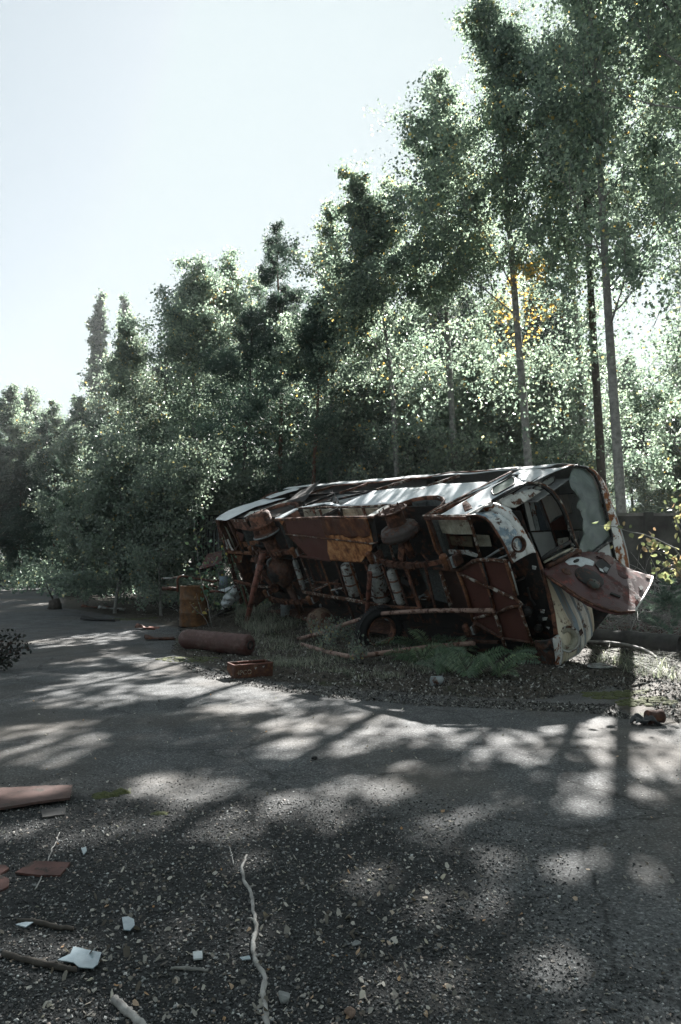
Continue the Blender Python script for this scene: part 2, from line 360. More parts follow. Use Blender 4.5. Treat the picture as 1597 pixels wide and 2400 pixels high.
def gheight(x, y):
    x = np.asarray(x, float); y = np.asarray(y, float)
    s = hsmooth(seg_in(x, y, SOIL), -.1, .7)
    h = .006*vnoise(x, y, 1.1)+.003*vnoise(x, y, 4., 2)
    h = h+s*(.03+.03*vnoise(x, y, 1.6, 4)+.012*vnoise(x, y, 6, 1))
    # soil mound the rear of the bus rests on
    m = np.exp(-(((x+1.6)/2.2)**2+((y-18.6)/2.2)**2)); h = h+.26*m
    m2 = np.exp(-(((x-3.8)/1.6)**2+((y-12.4)/1.6)**2)); h = h+.05*m2
    h = h+.16*hsmooth(y, 30, 60)*hsmooth(-seg_in(x, y, SOIL), -3, -1)*0
    far = hsmooth(np.hypot(x, y), 40, 120); return h*(1-far)
def axis(lo, hi, near_lo, near_hi, step, grow):
    a = list(np.arange(near_lo, near_hi, step)); d = step; x = near_lo
    while x > lo: d *= grow; x -= d; a.insert(0, x)
    d = step; x = a[-1]
    while x < hi: d *= grow; x += d; a.append(x)
    return np.array(a)
gx = axis(-900, 900, -6, 6.5, .07, 1.09); gy = axis(-60, 1500, 1.6, 16, .07, 1.07)
GX, GY = np.meshgrid(gx, gy, indexing='ij'); GZ = gheight(GX, GY)
V = np.stack([GX, GY, GZ], -1).reshape(-1, 3); ny = len(gy)
I, J = np.meshgrid(np.arange(len(gx)-1), np.arange(ny-1), indexing='ij')
F = np.stack([I*ny+J, (I+1)*ny+J, (I+1)*ny+J+1, I*ny+J+1], -1).reshape(-1, 4)
def ground_mat():
    m, N, L = new_mat('cracked_asphalt_and_soil')
    geo = N.new('ShaderNodeNewGeometry'); v = geo.outputs['Position']
    fine = noise(N, L, v, 60, 6, .75); med = noise(N, L, v, 2.2, 8, .6); big = noise(N, L, v, .5, 4, .5)
    grit = N.new('ShaderNodeTexVoronoi'); grit.inputs['Scale'].default_value = 75; L.new(v, grit.inputs['Vector'])
    a1 = ramp(N, [(.25, (.027, .029, .031)), (.5, (.095, .099, .101)), (.75, (.25, .255, .255))]); L.new(fine.outputs[0], a1.inputs[0])
    gv = N.new('ShaderNodeSeparateColor'); L.new(grit.outputs['Color'], gv.inputs[0]); gr = ramp(N, [(.0, .45), (.8, .9), (1, 1.7)]); L.new(gv.outputs[0], gr.inputs[0])
    a2 = mixc(N, L, .75, a1.outputs[0], gr.outputs[0], 'MULTIPLY')
    br = ramp(N, [(.3, .62), (.7, 1.2)]); L.new(med.outputs[0], br.inputs[0]); a3 = mixc(N, L, 1., a2.outputs[0], br.outputs[0], 'MULTIPLY')
    bb = ramp(N, [(.45, 0.), (.65, .55)]); L.new(big.outputs[0], bb.inputs[0]); a4 = mixc(N, L, bb.outputs[0], a3.outputs[0], (.10, .088, .075))
    # cracks
    ck = N.new('ShaderNodeTexVoronoi'); ck.feature = 'DISTANCE_TO_EDGE'; ck.inputs['Scale'].default_value = .55
    wv = mixc(N, L, .35, v, med.outputs['Color'], 'ADD'); L.new(wv.outputs[0], ck.inputs['Vector'])
    cr = ramp(N, [(.003, .25), (.009, 1.)]); L.new(ck.outputs['Distance'], cr.inputs[0]); a5 = mixc(N, L, .0, a4.outputs[0], cr.outputs[0], 'MULTIPLY')
    so = ramp(N, [(.3, (.022, .020, .017)), (.5, (.05, .044, .036)), (.7, (.11, .10, .085))]); sn = noise(N, L, v, 11, 9, .75); L.new(sn.outputs[0], so.inputs[0])
    mo = noise(N, L, v, 1.6, 7, .7); mr_ = ramp(N, [(.56, 0.), (.66, 1.)]); L.new(mo.outputs[0], mr_.inputs[0]); so2 = mixc(N, L, mr_.outputs[0], so.outputs[0], (.04, .048, .026))
    gvl = ramp(N, [(.3, (.008, .009, .010)), (.7, (.050, .052, .052))]); L.new(fine.outputs[0], gvl.inputs[0])
    atn = N.new('ShaderNodeAttribute'); atn.attribute_name = 'soil'; atg = N.new('ShaderNodeAttribute'); atg.attribute_name = 'gravel'
    def mask(attr):
        ad = N.new('ShaderNodeMath'); ad.operation = 'MULTIPLY_ADD'; n = noise(N, L, v, 3.5, 8, .7); L.new(n.outputs[0], ad.inputs[0]); ad.inputs[1].default_value = .8
        L.new(attr.outputs['Fac'], ad.inputs[2]); r = ramp(N, [(.83, 0.), (1.0, 1.)]); L.new(ad.outputs[0], r.inputs[0]); return r
    a5.inputs[0].default_value = .55
    k1 = mixc(N, L, mask(atg).outputs[0], a5.outputs[0], gvl.outputs[0]); k2 = mixc(N, L, mask(atn).outputs[0], k1.outputs[0], so2.outputs[0])
    b = N.new('ShaderNodeBsdfPrincipled'); L.new(k2.outputs[0], b.inputs['Base Color']); b.inputs['Roughness'].default_value = .85; b.inputs['Specular IOR Level'].default_value = .12
    bp = N.new('ShaderNodeBump'); bp.inputs['Strength'].default_value = .7; bp.inputs['Distance'].default_value = .008
    hh = mixc(N, L, .5, fine.outputs[0], gv.outputs[0]); L.new(hh.outputs[0], bp.inputs['Height']); L.new(bp.outputs[0], b.inputs['Normal'])
    o = N.new('ShaderNodeOutputMaterial'); L.new(b.outputs[0], o.inputs[0]); return m
gnd = fast_mesh('ground', V, F, ground_mat(), smooth=True); gnd['kind'] = 'structure'
sd = seg_in(V[:, 0], V[:, 1], SOIL)
a = gnd.data.attributes.new('soil', 'FLOAT', 'POINT'); a.data.foreach_set('value', np.clip(.5+sd*1.2, 0, 1).astype(np.float32))
GRAV = [ground(*p)[:2] for p in [(-900, 1850), (300, 1840), (620, 1830), (900, 1870), (1150, 1960), (1300, 2150), (1260, 2400), (1400, 3500), (-900, 3500)]]
gd = seg_in(V[:, 0], V[:, 1], GRAV)
a = gnd.data.attributes.new('gravel', 'FLOAT', 'POINT'); a.data.foreach_set('value', np.clip(.42+gd*.42, 0, .9).astype(np.float32))
def gz(x, y): return float(gheight(x, y))
def on(px, py):
    p = ground(px, py); return np.array([p[0], p[1], gz(p[0], p[1])])
# ------------------------------------------------------------------ the overturned bus
BUS = empty('overturned_bus', BO, 'long rusted white bus lying on its side with its underside facing the road', 'bus')
Mx = Matrix(((BR[0][0], BR[1][0], BR[2][0], BO[0]), (BR[0][1], BR[1][1], BR[2][1], BO[1]), (BR[0][2], BR[1][2], BR[2][2], BO[2]), (0, 0, 0, 1)))
BUS.matrix_world = Mx
def part(name, mb, mat, parent=BUS, **k): return mb.build(name, M[mat] if isinstance(mat, str) else mat, parent, **k)
# roof shell: shoulder, crown and far shoulder, from the rear to the windscreens, open at the windows of the upper side
RP = [(1.94, 2.56), (2.12, 2.54), (2.33, 2.45), (2.52, 2.33), (2.68, 2.16), (2.78, 1.92), (2.81, 1.6), (2.78, 1.3), (2.72, 1.0), (2.62, .7), (2.47, .42), (2.2, .2), (1.85, .06)]
LP = [(1.85, .06), (1.2, 0), (.6, 0), (.04, 0)]
def lerp2(P, t):
    t = t*(len(P)-1); i = min(int(t), len(P)-2); return np.array(P[i])*(1-t+i)+np.array(P[i+1])*(t-i)
def rp(t):
    t = t*(len(RP)-1); i = min(int(t), len(RP)-2); f = t-i
    return np.array(RP[i])*(1-f)+np.array(RP[i+1])*f
def roof_fn(u, v):
    h, w_ = rp(v); L0 = .55; L1 = frontL(h, w_)-.02
    L = L0+(L1-L0)*u; dent = .03*math.sin(L*2.3+w_*3)*math.exp(-((w_-1.6)/1.2)**2)
    k = 1-.10*max(0, 1-L/1.2)**2
    return (L, h*k+dent*.4, w_+.008*math.sin(L*5))
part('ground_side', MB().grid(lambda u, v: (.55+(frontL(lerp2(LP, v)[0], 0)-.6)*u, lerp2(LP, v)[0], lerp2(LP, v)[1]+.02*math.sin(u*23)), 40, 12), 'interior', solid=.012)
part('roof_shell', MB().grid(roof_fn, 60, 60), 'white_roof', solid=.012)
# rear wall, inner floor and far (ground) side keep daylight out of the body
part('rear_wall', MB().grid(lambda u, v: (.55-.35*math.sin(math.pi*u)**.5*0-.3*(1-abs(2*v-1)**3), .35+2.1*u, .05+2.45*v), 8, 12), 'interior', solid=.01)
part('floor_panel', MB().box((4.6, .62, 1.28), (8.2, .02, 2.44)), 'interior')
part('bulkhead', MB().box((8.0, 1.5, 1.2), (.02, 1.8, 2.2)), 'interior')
W0 = 2.555
def side(L_, H_): return (L_, H_, W0+.006*math.sin(L_*6+H_*4)-.03*max(0, H_-1.5)**2)
def side_patch(name, px, mat, jit=.006, dz=0, parent=BUS):
    P = [(p[0], p[1]) for p in px]
    return curved_sheet(P, lambda a, b: (a, b, side(a, b)[2]+dz), .12, name, M[mat], parent, .006, jit)
# ---- upper side: rear quarter, its torn strips, main white panel
side_patch('side_panel', S(n2, [(140, 500), (175, 470), (300, 400), (480, 330), (720, 262), (1000, 250), (860, 285), (640, 350), (480, 420), (300, 505), (260, 520), (145, 515)], W=W0), 'white')
side_patch('side_panel', S(n2, [(480, 480), (560, 415), (760, 370), (930, 305), (1105, 245), (1085, 285), (1000, 305), (800, 355), (640, 425), (510, 495)], W=W0), 'white_rust')
side_patch('side_panel', S(n2, [(745, 240), (860, 190), (1120, 122), (1165, 128), (1130, 150), (960, 205), (800, 250)], W=W0+.05), 'white_roof', dz=.05)
side_patch('side_panel', S(n5, [(400, 500), (230, 525), (110, 535), (150, 528), (300, 490), (480, 480), (590, 510), (960, 345), (1100, 333), (1330, 312), (1568, 300)], W=W0)+S(r2, [(130, 190), (420, 178), (560, 120), (440, 195), (165, 305), (155, 292), (140, 275), (100, 263), (0, 268)], W=W0)+S(n5, [(1568, 415), (1400, 440), (1240, 500), (1100, 498), (700, 515), (560, 520)], W=W0), 'white')
# window pillars and rails of the upper side
wp = MB()
for a, b, wd in [((200, 385), (500, 290), .05), ((570, 372), (890, 268), .05), ((1000, 335), (1400, 210), .06)]:
    p, q = bus(*n5(*a), W=W0+.01), bus(*n5(*b), W=W0-.01); wp = MB(); wp.beam(p, q, .035, wd, (0, 0, 1)); part('window_pillar', wp, 'rust_edge' if wd > .055 else 'rust')
for a, b, wd in [((0, 180), (215, 150), .05)]:
    p, q = bus(*r2(60, 205), W=W0), bus(*r2(250, 138), W=W0-.02); part('window_pillar', MB().beam(p, q, .035, .06), 'rust_edge')
# rail along the roof edge
rail = [bus(*p, W=W0) for p in [n5(210, 385), n5(320, 345), n5(490, 292), n5(640, 275), n5(870, 258), n5(1100, 240), n5(1400, 205), n5(1568, 195), r2(180, 125), r2(400, 113), r2(590, 100)]]
part('roof_rail', MB().tube(rail, .022, 6), 'rust')
# broken frame bars where the side skin is gone
bars = [((200, 400), (500, 375)), ((140, 525), (500, 385)), ((500, 378), (960, 352)), ((515, 385), (550, 515)), ((230, 525), (480, 460)), ((560, 440), (930, 355)), ((0, 400), (200, 395)), ((300, 500), (560, 470)), ((160, 460), (190, 520))]
for a, b in bars:
    part('side_frame_bar', MB().beam(bus(*n5(*a), W=W0-.03), bus(*n5(*b), W=W0-.03), .03, .045), 'black')
# grey skin left under the bars: opposite lining seen through the gap
part('inner_lining', MB().sheet([bus(*n5(*p), W=W0-.25) for p in [(260, 500), (500, 400), (1000, 350), (1450, 200), (1568, 190), (1568, 300), (900, 520)]], .01), 'grey_panel')
part('inner_lining', MB().sheet([(7.2, 1.35, 2.2), (9.0, 1.35, 2.2), (9.0, 2.3, 2.2), (7.2, 2.3, 2.2)], .01), 'grey_panel')
# black torn sheet standing up
P = [bus(*n2(*p), W=W0+.03) for p in [(1000, 295), (1230, 280), (1290, 190), (1430, 20), (1240, 130), (1170, 160)]]
P[3] = bus(*n2(1430, 20), H=1.9); P[2] = bus(*n2(1290, 195), W=W0+.12)
fl = MB(); fl.sheet([P[0], P[1], P[2], P[5]], .006, (0, 0, 1)); fl.sheet([P[2], P[3], P[4], P[5]], .006, (0, 0, 1)); part('torn_flap', fl, 'black')
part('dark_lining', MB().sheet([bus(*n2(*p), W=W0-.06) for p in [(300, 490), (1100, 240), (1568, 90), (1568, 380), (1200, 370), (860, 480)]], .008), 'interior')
part('rear_cap', MB().grid(lambda u, v: tuple(np.array([.25-.28*math.sin(u*math.pi)*.6-.05, .02+1.9*u*(1), 2.5-2.45*v])+np.array([0, 0, .05*math.sin(u*9)])), 10, 16), 'rust_dark', solid=.01)
# ---- wheel arches: trim, well lining
def arch_trim(px, name='wheel_arch_trim', mat='rust_edge', w_=.05):
    pts = px; mb = MB()
    def fn(u, v):
        t = u*(len(pts)-1); i = min(int(t), len(pts)-2); f = t-i; p = np.array(pts[i])*(1-f)+np.array(pts[i+1])*f
        return (p[0], p[1]-.01+.0*v, W0+.018-.11*v)
    part(name, mb.grid(fn, 40, 2), mat, solid=.016)
    part(name, MB().tube([np.array(p)+(0, 0, .012) for p in pts], .017, 6), mat)
arch_trim(S(n2, [(500, 495), (560, 465), (680, 420), (800, 370), (920, 330), (1020, 312), (1120, 308), (1145, 322), (1135, 345), (1110, 362)], W=W0), mat='rust')
arch_trim(S(r1, [(1075, 410), (1120, 385), (1185, 350), (1240, 328), (1320, 300), (1400, 285), (1480, 282), (1510, 292)], W=W0)+S(r2, [(158, 292), (135, 325), (90, 352), (45, 378)], W=W0), mat='rust')
def well(cL, r, La, Lb):
    def fn(u, v):
        a = math.pi*(1-u); return (cL+r*math.cos(a), .05+r*.92*math.sin(a), 2.52-.95*v)
    part('wheel_well', MB().grid(fn, 26, 6), 'undercoat', solid=.008)
    part('wheel_well', MB().sheet([(cL+r*math.cos(math.pi*t/16), .05+r*.92*math.sin(math.pi*t/16), 1.57) for t in range(17)], .01), 'black')
well(2.15, .93, 0, 0); well(7.08, .86, 0, 0)
for pl in ([(n2, [(810, 440), (860, 400), (1100, 345), (1130, 350), (980, 450), (880, 520), (1000, 620), (1030, 720), (900, 700), (860, 560)])],):
    part('wheel_well_side', MB().sheet(S(pl[0][0], pl[0][1], H=.75), .01), 'undercoat')
part('wheel_well_side', MB().sheet(S(n5, [(1270, 560), (1400, 500), (1568, 465), (1568, 660), (1540, 700), (1440, 660), (1340, 620)], H=.8), .01), 'undercoat')
# ---- skirt locker between the wheels
def strip(name, a, b, mat, wd=.03, dp=.05, H=0.0, r=r1, up=(0, 1, 0)):
    return part(name, MB().beam(bus(*r(*a), H=H), bus(*r(*b), H=H), wd, dp, up), mat)
part('skirt_panel', MB().sheet(S(r4, [(125, 345), (485, 340), (545, 500), (555, 560), (590, 750), (365, 715), (150, 480)], H=.015), .008), 'maroon')
curved = [(p[0], p[2]) for p in S(r4, [(480, 318), (965, 322), (985, 380), (1030, 560), (1020, 640), (905, 770), (770, 768), (590, 755), (565, 640), (560, 520), (530, 480)], H=0)]
curved_sheet(curved, lambda a, b: (a, -.012+.008*math.sin(a*9)*math.sin(b*7), b), .06, 'rusty_patch_panel', M['orange_rust'], BUS, .006, .006)
uppr = [(p[0], p[2]) for p in S(r4, [(482, 320), (700, 322), (963, 324), (983, 380), (1005, 450), (1000, 500), (930, 520), (880, 500), (820, 525), (700, 495), (620, 488), (560, 500), (530, 480), (505, 400)], H=0)]
curved_sheet(uppr, lambda a, b: (a, -.024+.008*math.sin(a*9)*math.sin(b*7), b), .06, 'upper_patch_panel', M['dark_maroon_rust'], BUS, .005, .008)
strip('skirt_flange', (450, 427), (738, 414), 'rust', .05, .05, -.01)
strip('skirt_flange', (738, 411), (1075, 409), 'rust', .03, .03, -.02)
part('locker_brace', MB().tube(S(r1, [(513, 519), (620, 530), (760, 547), (900, 562), (1050, 579), (1095, 571)], H=-.03), .018, 6), 'rust_edge')
strip('skirt_flange', (600, 655), (800, 687), 'maroon', .04, .03, -.01)
part('locker_end', MB().sheet([bus(*r1(1075, 410), H=0), bus(*r1(1098, 572), H=0), bus(*r1(1000, 692), H=0), bus(*r1(1000, 692), H=0)+(0, .5, 0), bus(*r1(1098, 572), H=0)+(0, .5, 0), bus(*r1(1075, 410), H=0)+(0, .6, 0)], .01), 'black')
part('locker_end', MB().sheet([bus(*r1(470, 425), H=0), bus(*r1(520, 520), H=0), bus(*r1(650, 660), H=0), bus(*r1(650, 660), H=0)+(0, .5, 0), bus(*r1(470, 425), H=0)+(0, .5, 0)], .01), 'rust')
part('locker_floor', MB().sheet([(3.1, .5, 2.5), (6.5, .5, 2.5), (5.7, .5, 1.6), (3.5, .5, 1.6)], .012), 'interior')
# open hatchway in the side above the locker: rail, cream liners, dividers
part('hatchway_rail', MB().tube(S(r4, [(255, 222), (460, 212), (640, 212), (900, 206), (1140, 196)], W=W0), .02, 6), 'rust_edge')
for pl in [[(305, 235), (400, 237), (440, 305), (325, 310)], [(425, 238), (480, 236), (500, 300), (450, 308)], [(495, 236), (600, 232), (655, 245), (500, 305)], [(710, 228), (915, 222), (945, 305), (725, 312)], [(940, 222), (1080, 222), (1000, 300), (955, 305)]]:
    part('locker_liner', MB().sheet([bus(*r4(*q), H=.36) for q in pl], .006), 'cream')
for a, b in [((475, 235), (500, 300)), ((915, 220), (948, 300)), ((405, 235), (430, 275)), ((665, 225), (680, 310))]:
    part('locker_divider', MB().beam(bus(*r4(*a), H=.33), bus(*r4(*b), H=.33), .03, .04), 'rust')
for a, b in [((500, 300), (665, 225)), ((560, 300), (680, 235))]:
    part('side_frame_bar', MB().beam(bus(*r4(*a), H=.15), bus(*r4(*b), H=.3), .03, .03), 'black')
part('skirt_edge', MB().sheet(S(r4, [(18, 325), (235, 225), (262, 218), (250, 240), (100, 322), (60, 345)], W=W0), .012), 'sheetwhite')
part('skirt_edge', MB().sheet(S(r4, [(940, 318), (1150, 195), (1250, 180), (1140, 230), (1030, 322)], W=W0+.004), .012), 'white_rust')
part('skirt_gusset', MB().sheet(S(r4, [(60, 340), (115, 345), (95, 392), (60, 350)], H=0), .01), 'orange_rust')
# ---- front skirt and door
part('skirt_flange', MB().beam(bus(*n4(90, 300), H=0), bus(*n4(650, 300), H=0), .05, .05, (0, 1, 0)), 'rust')
part('skirt_flange', MB().beam(bus(*n4(65, 272), H=0), bus(*n4(700, 268), H=0), .02, .02, (0, 1, 0)), 'rust_edge')
DOOR = side_patch('door', S(r2, [(130, 378), (165, 360), (290, 290), (440, 200), (575, 145), (590, 165), (640, 190), (560, 240), (440, 300), (380, 325), (290, 378)], W=W0-.012), 'white', .004)
side_patch('rust_stain_plate', S(r2, [(265, 305), (290, 290), (315, 315), (325, 335), (300, 352), (280, 358), (270, 330)], W=W0), 'rust', .004, .004, DOOR)
part('door_post', MB().beam(bus(*r2(35, 382), W=W0), bus(*r2(560, 115), W=W0), .05, .03), 'rust_edge')
part('door_post', MB().beam(bus(*r2(75, 378), W=W0-.03), bus(*r2(390, 232), W=W0-.03), .05, .05), 'rust')
part('door_post', MB().beam(bus(*r2(290, 376), W=W0), bus(*r2(650, 182), W=W0), .035, .03), 'band')
# oblong window with black rubber seal
def oblong(px, plane, parent, name='window'):
    pts = [np.array(p) for p in px]; n = len(pts); sm = []
    for i in range(n):
        a, b, c = pts[i-1], pts[i], pts[(i+1) % n]
        for t in (0, .25, .5, .75, 1):
            p0 = b+(a-b)*.28; p2 = b+(c-b)*.28; sm.append((1-t)**2*p0+2*t*(1-t)*b+t*t*p2)
    wn = MB().sheet([p+(0, 0, .008) for p in sm], .006).build(name, M['glass'], parent)
    MB().tube([p+(0, 0, .014) for p in sm]+[sm[0]+(0, 0, .014)], .014, 6).build('seal', M['seal'], wn)
oblong(S(r2, [(440, 245), (445, 215), (560, 150), (582, 170), (572, 200), (455, 262)], W=W0), 0, DOOR)
side_patch('shoulder_panel', S(r2, [(555, 130), (600, 105), (700, 95), (830, 88), (900, 80), (800, 115), (680, 175), (640, 180), (590, 160), (600, 130)], W=W0+.01), 'white_roof', .003)
part('cab_lining', MB().sheet([bus(*r2(*p), W=W0-.28) for p in [(580, 170), (720, 110), (840, 100), (700, 190), (640, 185)]], .01), 'grey_panel')
# cab side strip below the windscreen corner
curved_sheet([(p[1], p[2]) for p in SF(r2, [(470, 300), (560, 250), (685, 218), (745, 232), (690, 270), (590, 330), (560, 330)])], lambda h, w_: (frontL(h, w_)-.03, h, w_), .1, 'cab_side_strip', M['white_rust'], BUS, .008, .004)
# ---- front: corner wing with the lamp opening
inner = S(n4, [(640, 275), (770, 268), (880, 300), (950, 365), (1000, 440), (1050, 520), (1100, 600), (1150, 690), (1180, 760), (1215, 850), (1250, 895)], H=0.02)
outer = [bus(*n4(*p), H=.33) for p in [(700, 262), (850, 225), (960, 215), (1060, 240), (1130, 280), (1210, 350), (1270, 440), (1330, 540), (1370, 640), (1410, 740), (1430, 790)]]
outer2 = SF(n4, [(780, 235), (860, 150), (980, 104), (1100, 122), (1210, 180), (1310, 300), (1370, 410), (1420, 500), (1470, 590), (1530, 700), (1560, 765)])
def lerp(P, t):
    t = t*(len(P)-1); i = min(int(t), len(P)-2); return np.array(P[i])*(1-t+i)+np.array(P[i+1])*(t-i)
def wing(u, v):
    p = lerp(inner, u)*(1-v)+lerp(outer, u)*v; b = math.sin(math.pi*v)*.035; return p+np.array([b*.8, -b*.3, b*.5])
def wing2(u, v):
    p = lerp(outer, u)*(1-v)+lerp(outer2, u)*v; b = math.sin(math.pi*v)*.04; return p+np.array([b*.8, 0, b*.6])
part('front_wing', MB().grid(wing, 30, 8), 'blue', solid=.01)
part('wing_band', MB().grid(wing2, 30, 6), 'band', solid=.01)
part('wing_rim', MB().tube(inner, .018, 6), 'rust')
def lamp_hole(px, r_out, r_in, H=None, m1='rust_dark', m2='black', ring=3, name='lamp_socket', off=.02, ax=None):
    c = FB(*px) if H is None else bus(*px, H=H); ax = np.array(ax or ([.93, -.28, .22] if H is None else [.7, -.7, .2]))
    c = c+ax*off
    prof = [(r_out, -.03), (r_out, .012), (r_out*.9, .024), (r_in*1.05, .018), (r_in, 0), (r_in*.9, -.09), (0.001, -.1)]
    o = part(name, MB().lathe(prof, c, ax, 28), m1)
    MB().lathe([(r_in*.86, -.075), (r_in*.4, -.085), (.001, -.088)], c, ax, 20).build('hole_shade_cup', M[m2], o); return c, ax  # black cup stands in for the shade inside the lamp hole
lamp_hole(n4(1290, 650), .125, .095, H=.24, off=.07, ax=(.93, -.28, .22))
# brown post along the nose and the lower wing
part('nose_post', MB().tube(SF(r2, [(672, 560), (700, 600), (735, 700), (780, 850), (805, 960), (822, 1085)]), .035, 8), 'rust')
low_in = S(r2, [(695, 1120), (700, 1180), (703, 1250), (700, 1300), (700, 1345)], H=.0); low_out = SF(r2, [(825, 1090), (800, 1110), (812, 1180), (820, 1250), (800, 1318)])
def lwing(u, v):
    p = lerp(low_in, u)*(1-v)+lerp(low_out, u)*v; b = math.sin(math.pi*v)*.05; return p+np.array([b, -b*.2, -b*.3])
part('front_wing', MB().grid(lwing, 14, 8), metal('dark_flaking_wing', (.05, .07, .075), .45, 7, paint2=(.012, .012, .012), rust=DKRUST, rough=.5), solid=.01)
low2 = SF(r2, [(838, 1085), (850, 1110), (866, 1180), (858, 1250), (812, 1322)])
def lwing2(u, v):
    p = lerp(low_out, u)*(1-v)+lerp(low2, u)*v; b = math.sin(math.pi*v)*.02; return p+np.array([b, -b*.2, 0])
part('wing_band', MB().grid(lwing2, 14, 4), 'band', solid=.012)
lamp_hole(r2(768, 1218), .12, .09, H=.12)
# nose panel with stripes and the second lamp
poly = [(p[1], p[2]) for p in SF(r2, [(742, 702), (780, 690), (900, 730), (1000, 830), (1035, 930), (1046, 1000), (1047, 1060), (1032, 1110), (1000, 1155), (960, 1200), (905, 1235), (858, 1262), (868, 1180), (850, 1110), (828, 1070), (805, 960), (782, 850), (750, 760)])]
curved_sheet(poly, lambda h, w_: (frontL(h, w_), h, w_), .08, 'nose_panel', M['striped'], BUS, .008, .004)
c, ax = lamp_hole(r2(888, 1112), .175, .10, m1='cream', name='headlamp_socket')
part('headlamp_ring', MB().lathe([(.19, -.01), (.205, .018), (.19, .03), (.172, .02)], c, ax, 28), 'white_rust')
part('nose_bracket', MB().beam(FB(*r2(960, 1080)), FB(*r2(978, 1062)), .09, .02, (1, 0, 0)), 'rust_dark')
part('nose_side', MB().grid(lambda u, v: tuple(np.array(lerp(SF(r2, [(1035, 930), (1047, 1010), (1040, 1090), (960, 1200), (858, 1262)]), u))+np.array([-.6*v, .03*v, -.02*v])), 12, 4), 'white_rust', solid=.008)
# roof edge of the nose: flaking band from the top shoulder down to the ground side
re_ = SF(r2, [(820, 100), (900, 76), (1000, 84), (1060, 115), (1105, 172), (1135, 240), (1160, 320), (1188, 410), (1212, 500), (1235, 580), (1252, 655), (1262, 760), (1250, 860)])
ri_ = SF(r2, [(800, 112), (930, 84), (990, 96), (1035, 130), (1070, 190), (1092, 260), (1108, 335), (1130, 420), (1148, 505), (1160, 570), (1168, 630), (1170, 740), (1160, 840)])
def redge(u, v):
    p = lerp(re_, u)*(1-v)+lerp(ri_, u)*v; b = math.sin(math.pi*v)*.035; return p+np.array([b, b*.2, b*.3])
part('roof_front_band', MB().grid(redge, 50, 8), metal('half_rusted_white_roof_edge', (.60, .62, .61), .46, 5, rough=.45, dirt=.25, rust=[(.3, (.05, .017, .010)), (.5, (.16, .055, .020)), (.62, (.30, .13, .045)), (.8, (.38, .22, .09))]), solid=.012)
seal = SF(r2, [(672, 180), (735, 143), (800, 112), (870, 92), (940, 82), (995, 92), (1040, 128), (1070, 185), (1092, 260), (1110, 340), (1132, 430), (1150, 505), (1148, 522), (1110, 548), (1050, 590), (1020, 612)])
part('windscreen_seal', MB().tube([p+(.02, 0, 0) for p in seal], .024, 8), 'seal')
gpoly = [(p[1], p[2]) for p in SF(r2, [(925, 100), (960, 92), (1000, 100), (1040, 135), (1070, 200), (1105, 335), (1145, 505), (1060, 580), (1000, 604), (955, 598), (968, 560), (990, 500), (982, 440), (992, 400), (975, 350), (950, 330), (965, 280), (940, 240), (915, 215), (905, 170), (915, 130)])]
curved_sheet(gpoly, lambda h, w_: (frontL(h, w_)-.02+.006*math.sin(h*14+w_*5), h, w_), .07, 'windscreen', M['glass'], BUS, .006, .01)
# curved rib between the two front openings, along the width
rib = SF(r2, [(440, 292), (540, 232), (640, 188), (700, 188), (745, 205), (790, 240), (830, 292), (858, 345), (882, 405), (900, 460), (918, 520), (942, 580)])
part('front_rib', MB().tube([p+(.015, 0, 0) for p in rib], .03, 8), 'seal')
part('front_rib', MB().tube([p+(.035, .02, .01) for p in rib[2:]], .02, 6), 'rust_edge')
# centre post along the height: black sill, white and rusty inner lips
for pts, rr_, mt in [([(728, 642), (780, 600), (850, 562), (900, 535)], .035, 'black'), ([(745, 655), (830, 610), (915, 570)], .02, 'cream'), ([(765, 680), (850, 640), (920, 600), (960, 590)], .04, 'rust_dark'), ([(800, 672), (870, 632), (915, 612)], .02, 'orange_rust'), ([(900, 538), (930, 560), (960, 600)], .008, 'tank'), ([(905, 600), (940, 575), (958, 620)], .03, 'white_rust')]:
    part('centre_post', MB().tube([p+(.02, 0, 0) for p in SF(r2, pts)], rr_, 6), mt)
part('lower_screen_corner', MB().sheet(SF(r2, [(1075, 590), (1135, 530), (1152, 620), (1140, 650), (1060, 620)]), .01), 'grey_panel')
part('lower_screen_corner', MB().tube(SF(r2, [(1148, 520), (1160, 570), (1175, 640)]), .025, 6), 'seal')
# interior seen through the front
def cab(px, L_, mat, name='cab_panel', t=.012): part(name, MB().sheet([bus(*r2(*p), L=L_) for p in px], t, (1, 0, 0)), mat)
cab([(632, 300), (655, 290), (700, 470), (665, 470)], 8.55, 'grey_panel'); cab([(660, 292), (685, 285), (728, 468), (704, 470)], 8.57, 'steel'); cab([(690, 290), (716, 300), (775, 465), (732, 468)], 8.52, metal('dark_cab_panel', (.06, .08, .10), .05, 3))
cab([(655, 478), (792, 474), (822, 572), (740, 640), (728, 642)], 8.5, metal('plain_grey_dash', (.40, .43, .44), .02, 2.5, dirt=.25))
cab([(722, 255), (905, 245), (960, 370), (930, 362), (870, 366), (820, 385), (782, 425)], 8.45, metal('pale_cab_board', (.44, .46, .45), .02, 2.5, dirt=.25, streak=(1, 5, .3)))
cab([(640, 180), (930, 85), (1000, 240), (985, 255), (760, 252), (700, 215)], 8.3, metal('grey_cab_ceiling', (.30, .33, .32), .02, 2.5, dirt=.35))
cab([(785, 425), (870, 372), (960, 370), (985, 470), (800, 465)], 8.35, 'maroon'); cab([(790, 465), (985, 468), (985, 600), (830, 570)], 8.3, 'black')
cab([(830, 515), (895, 505), (905, 540), (838, 562)], 8.6, 'white_rust'); cab([(930, 465), (985, 455), (985, 500), (940, 520)], 8.5, 'grey_panel')
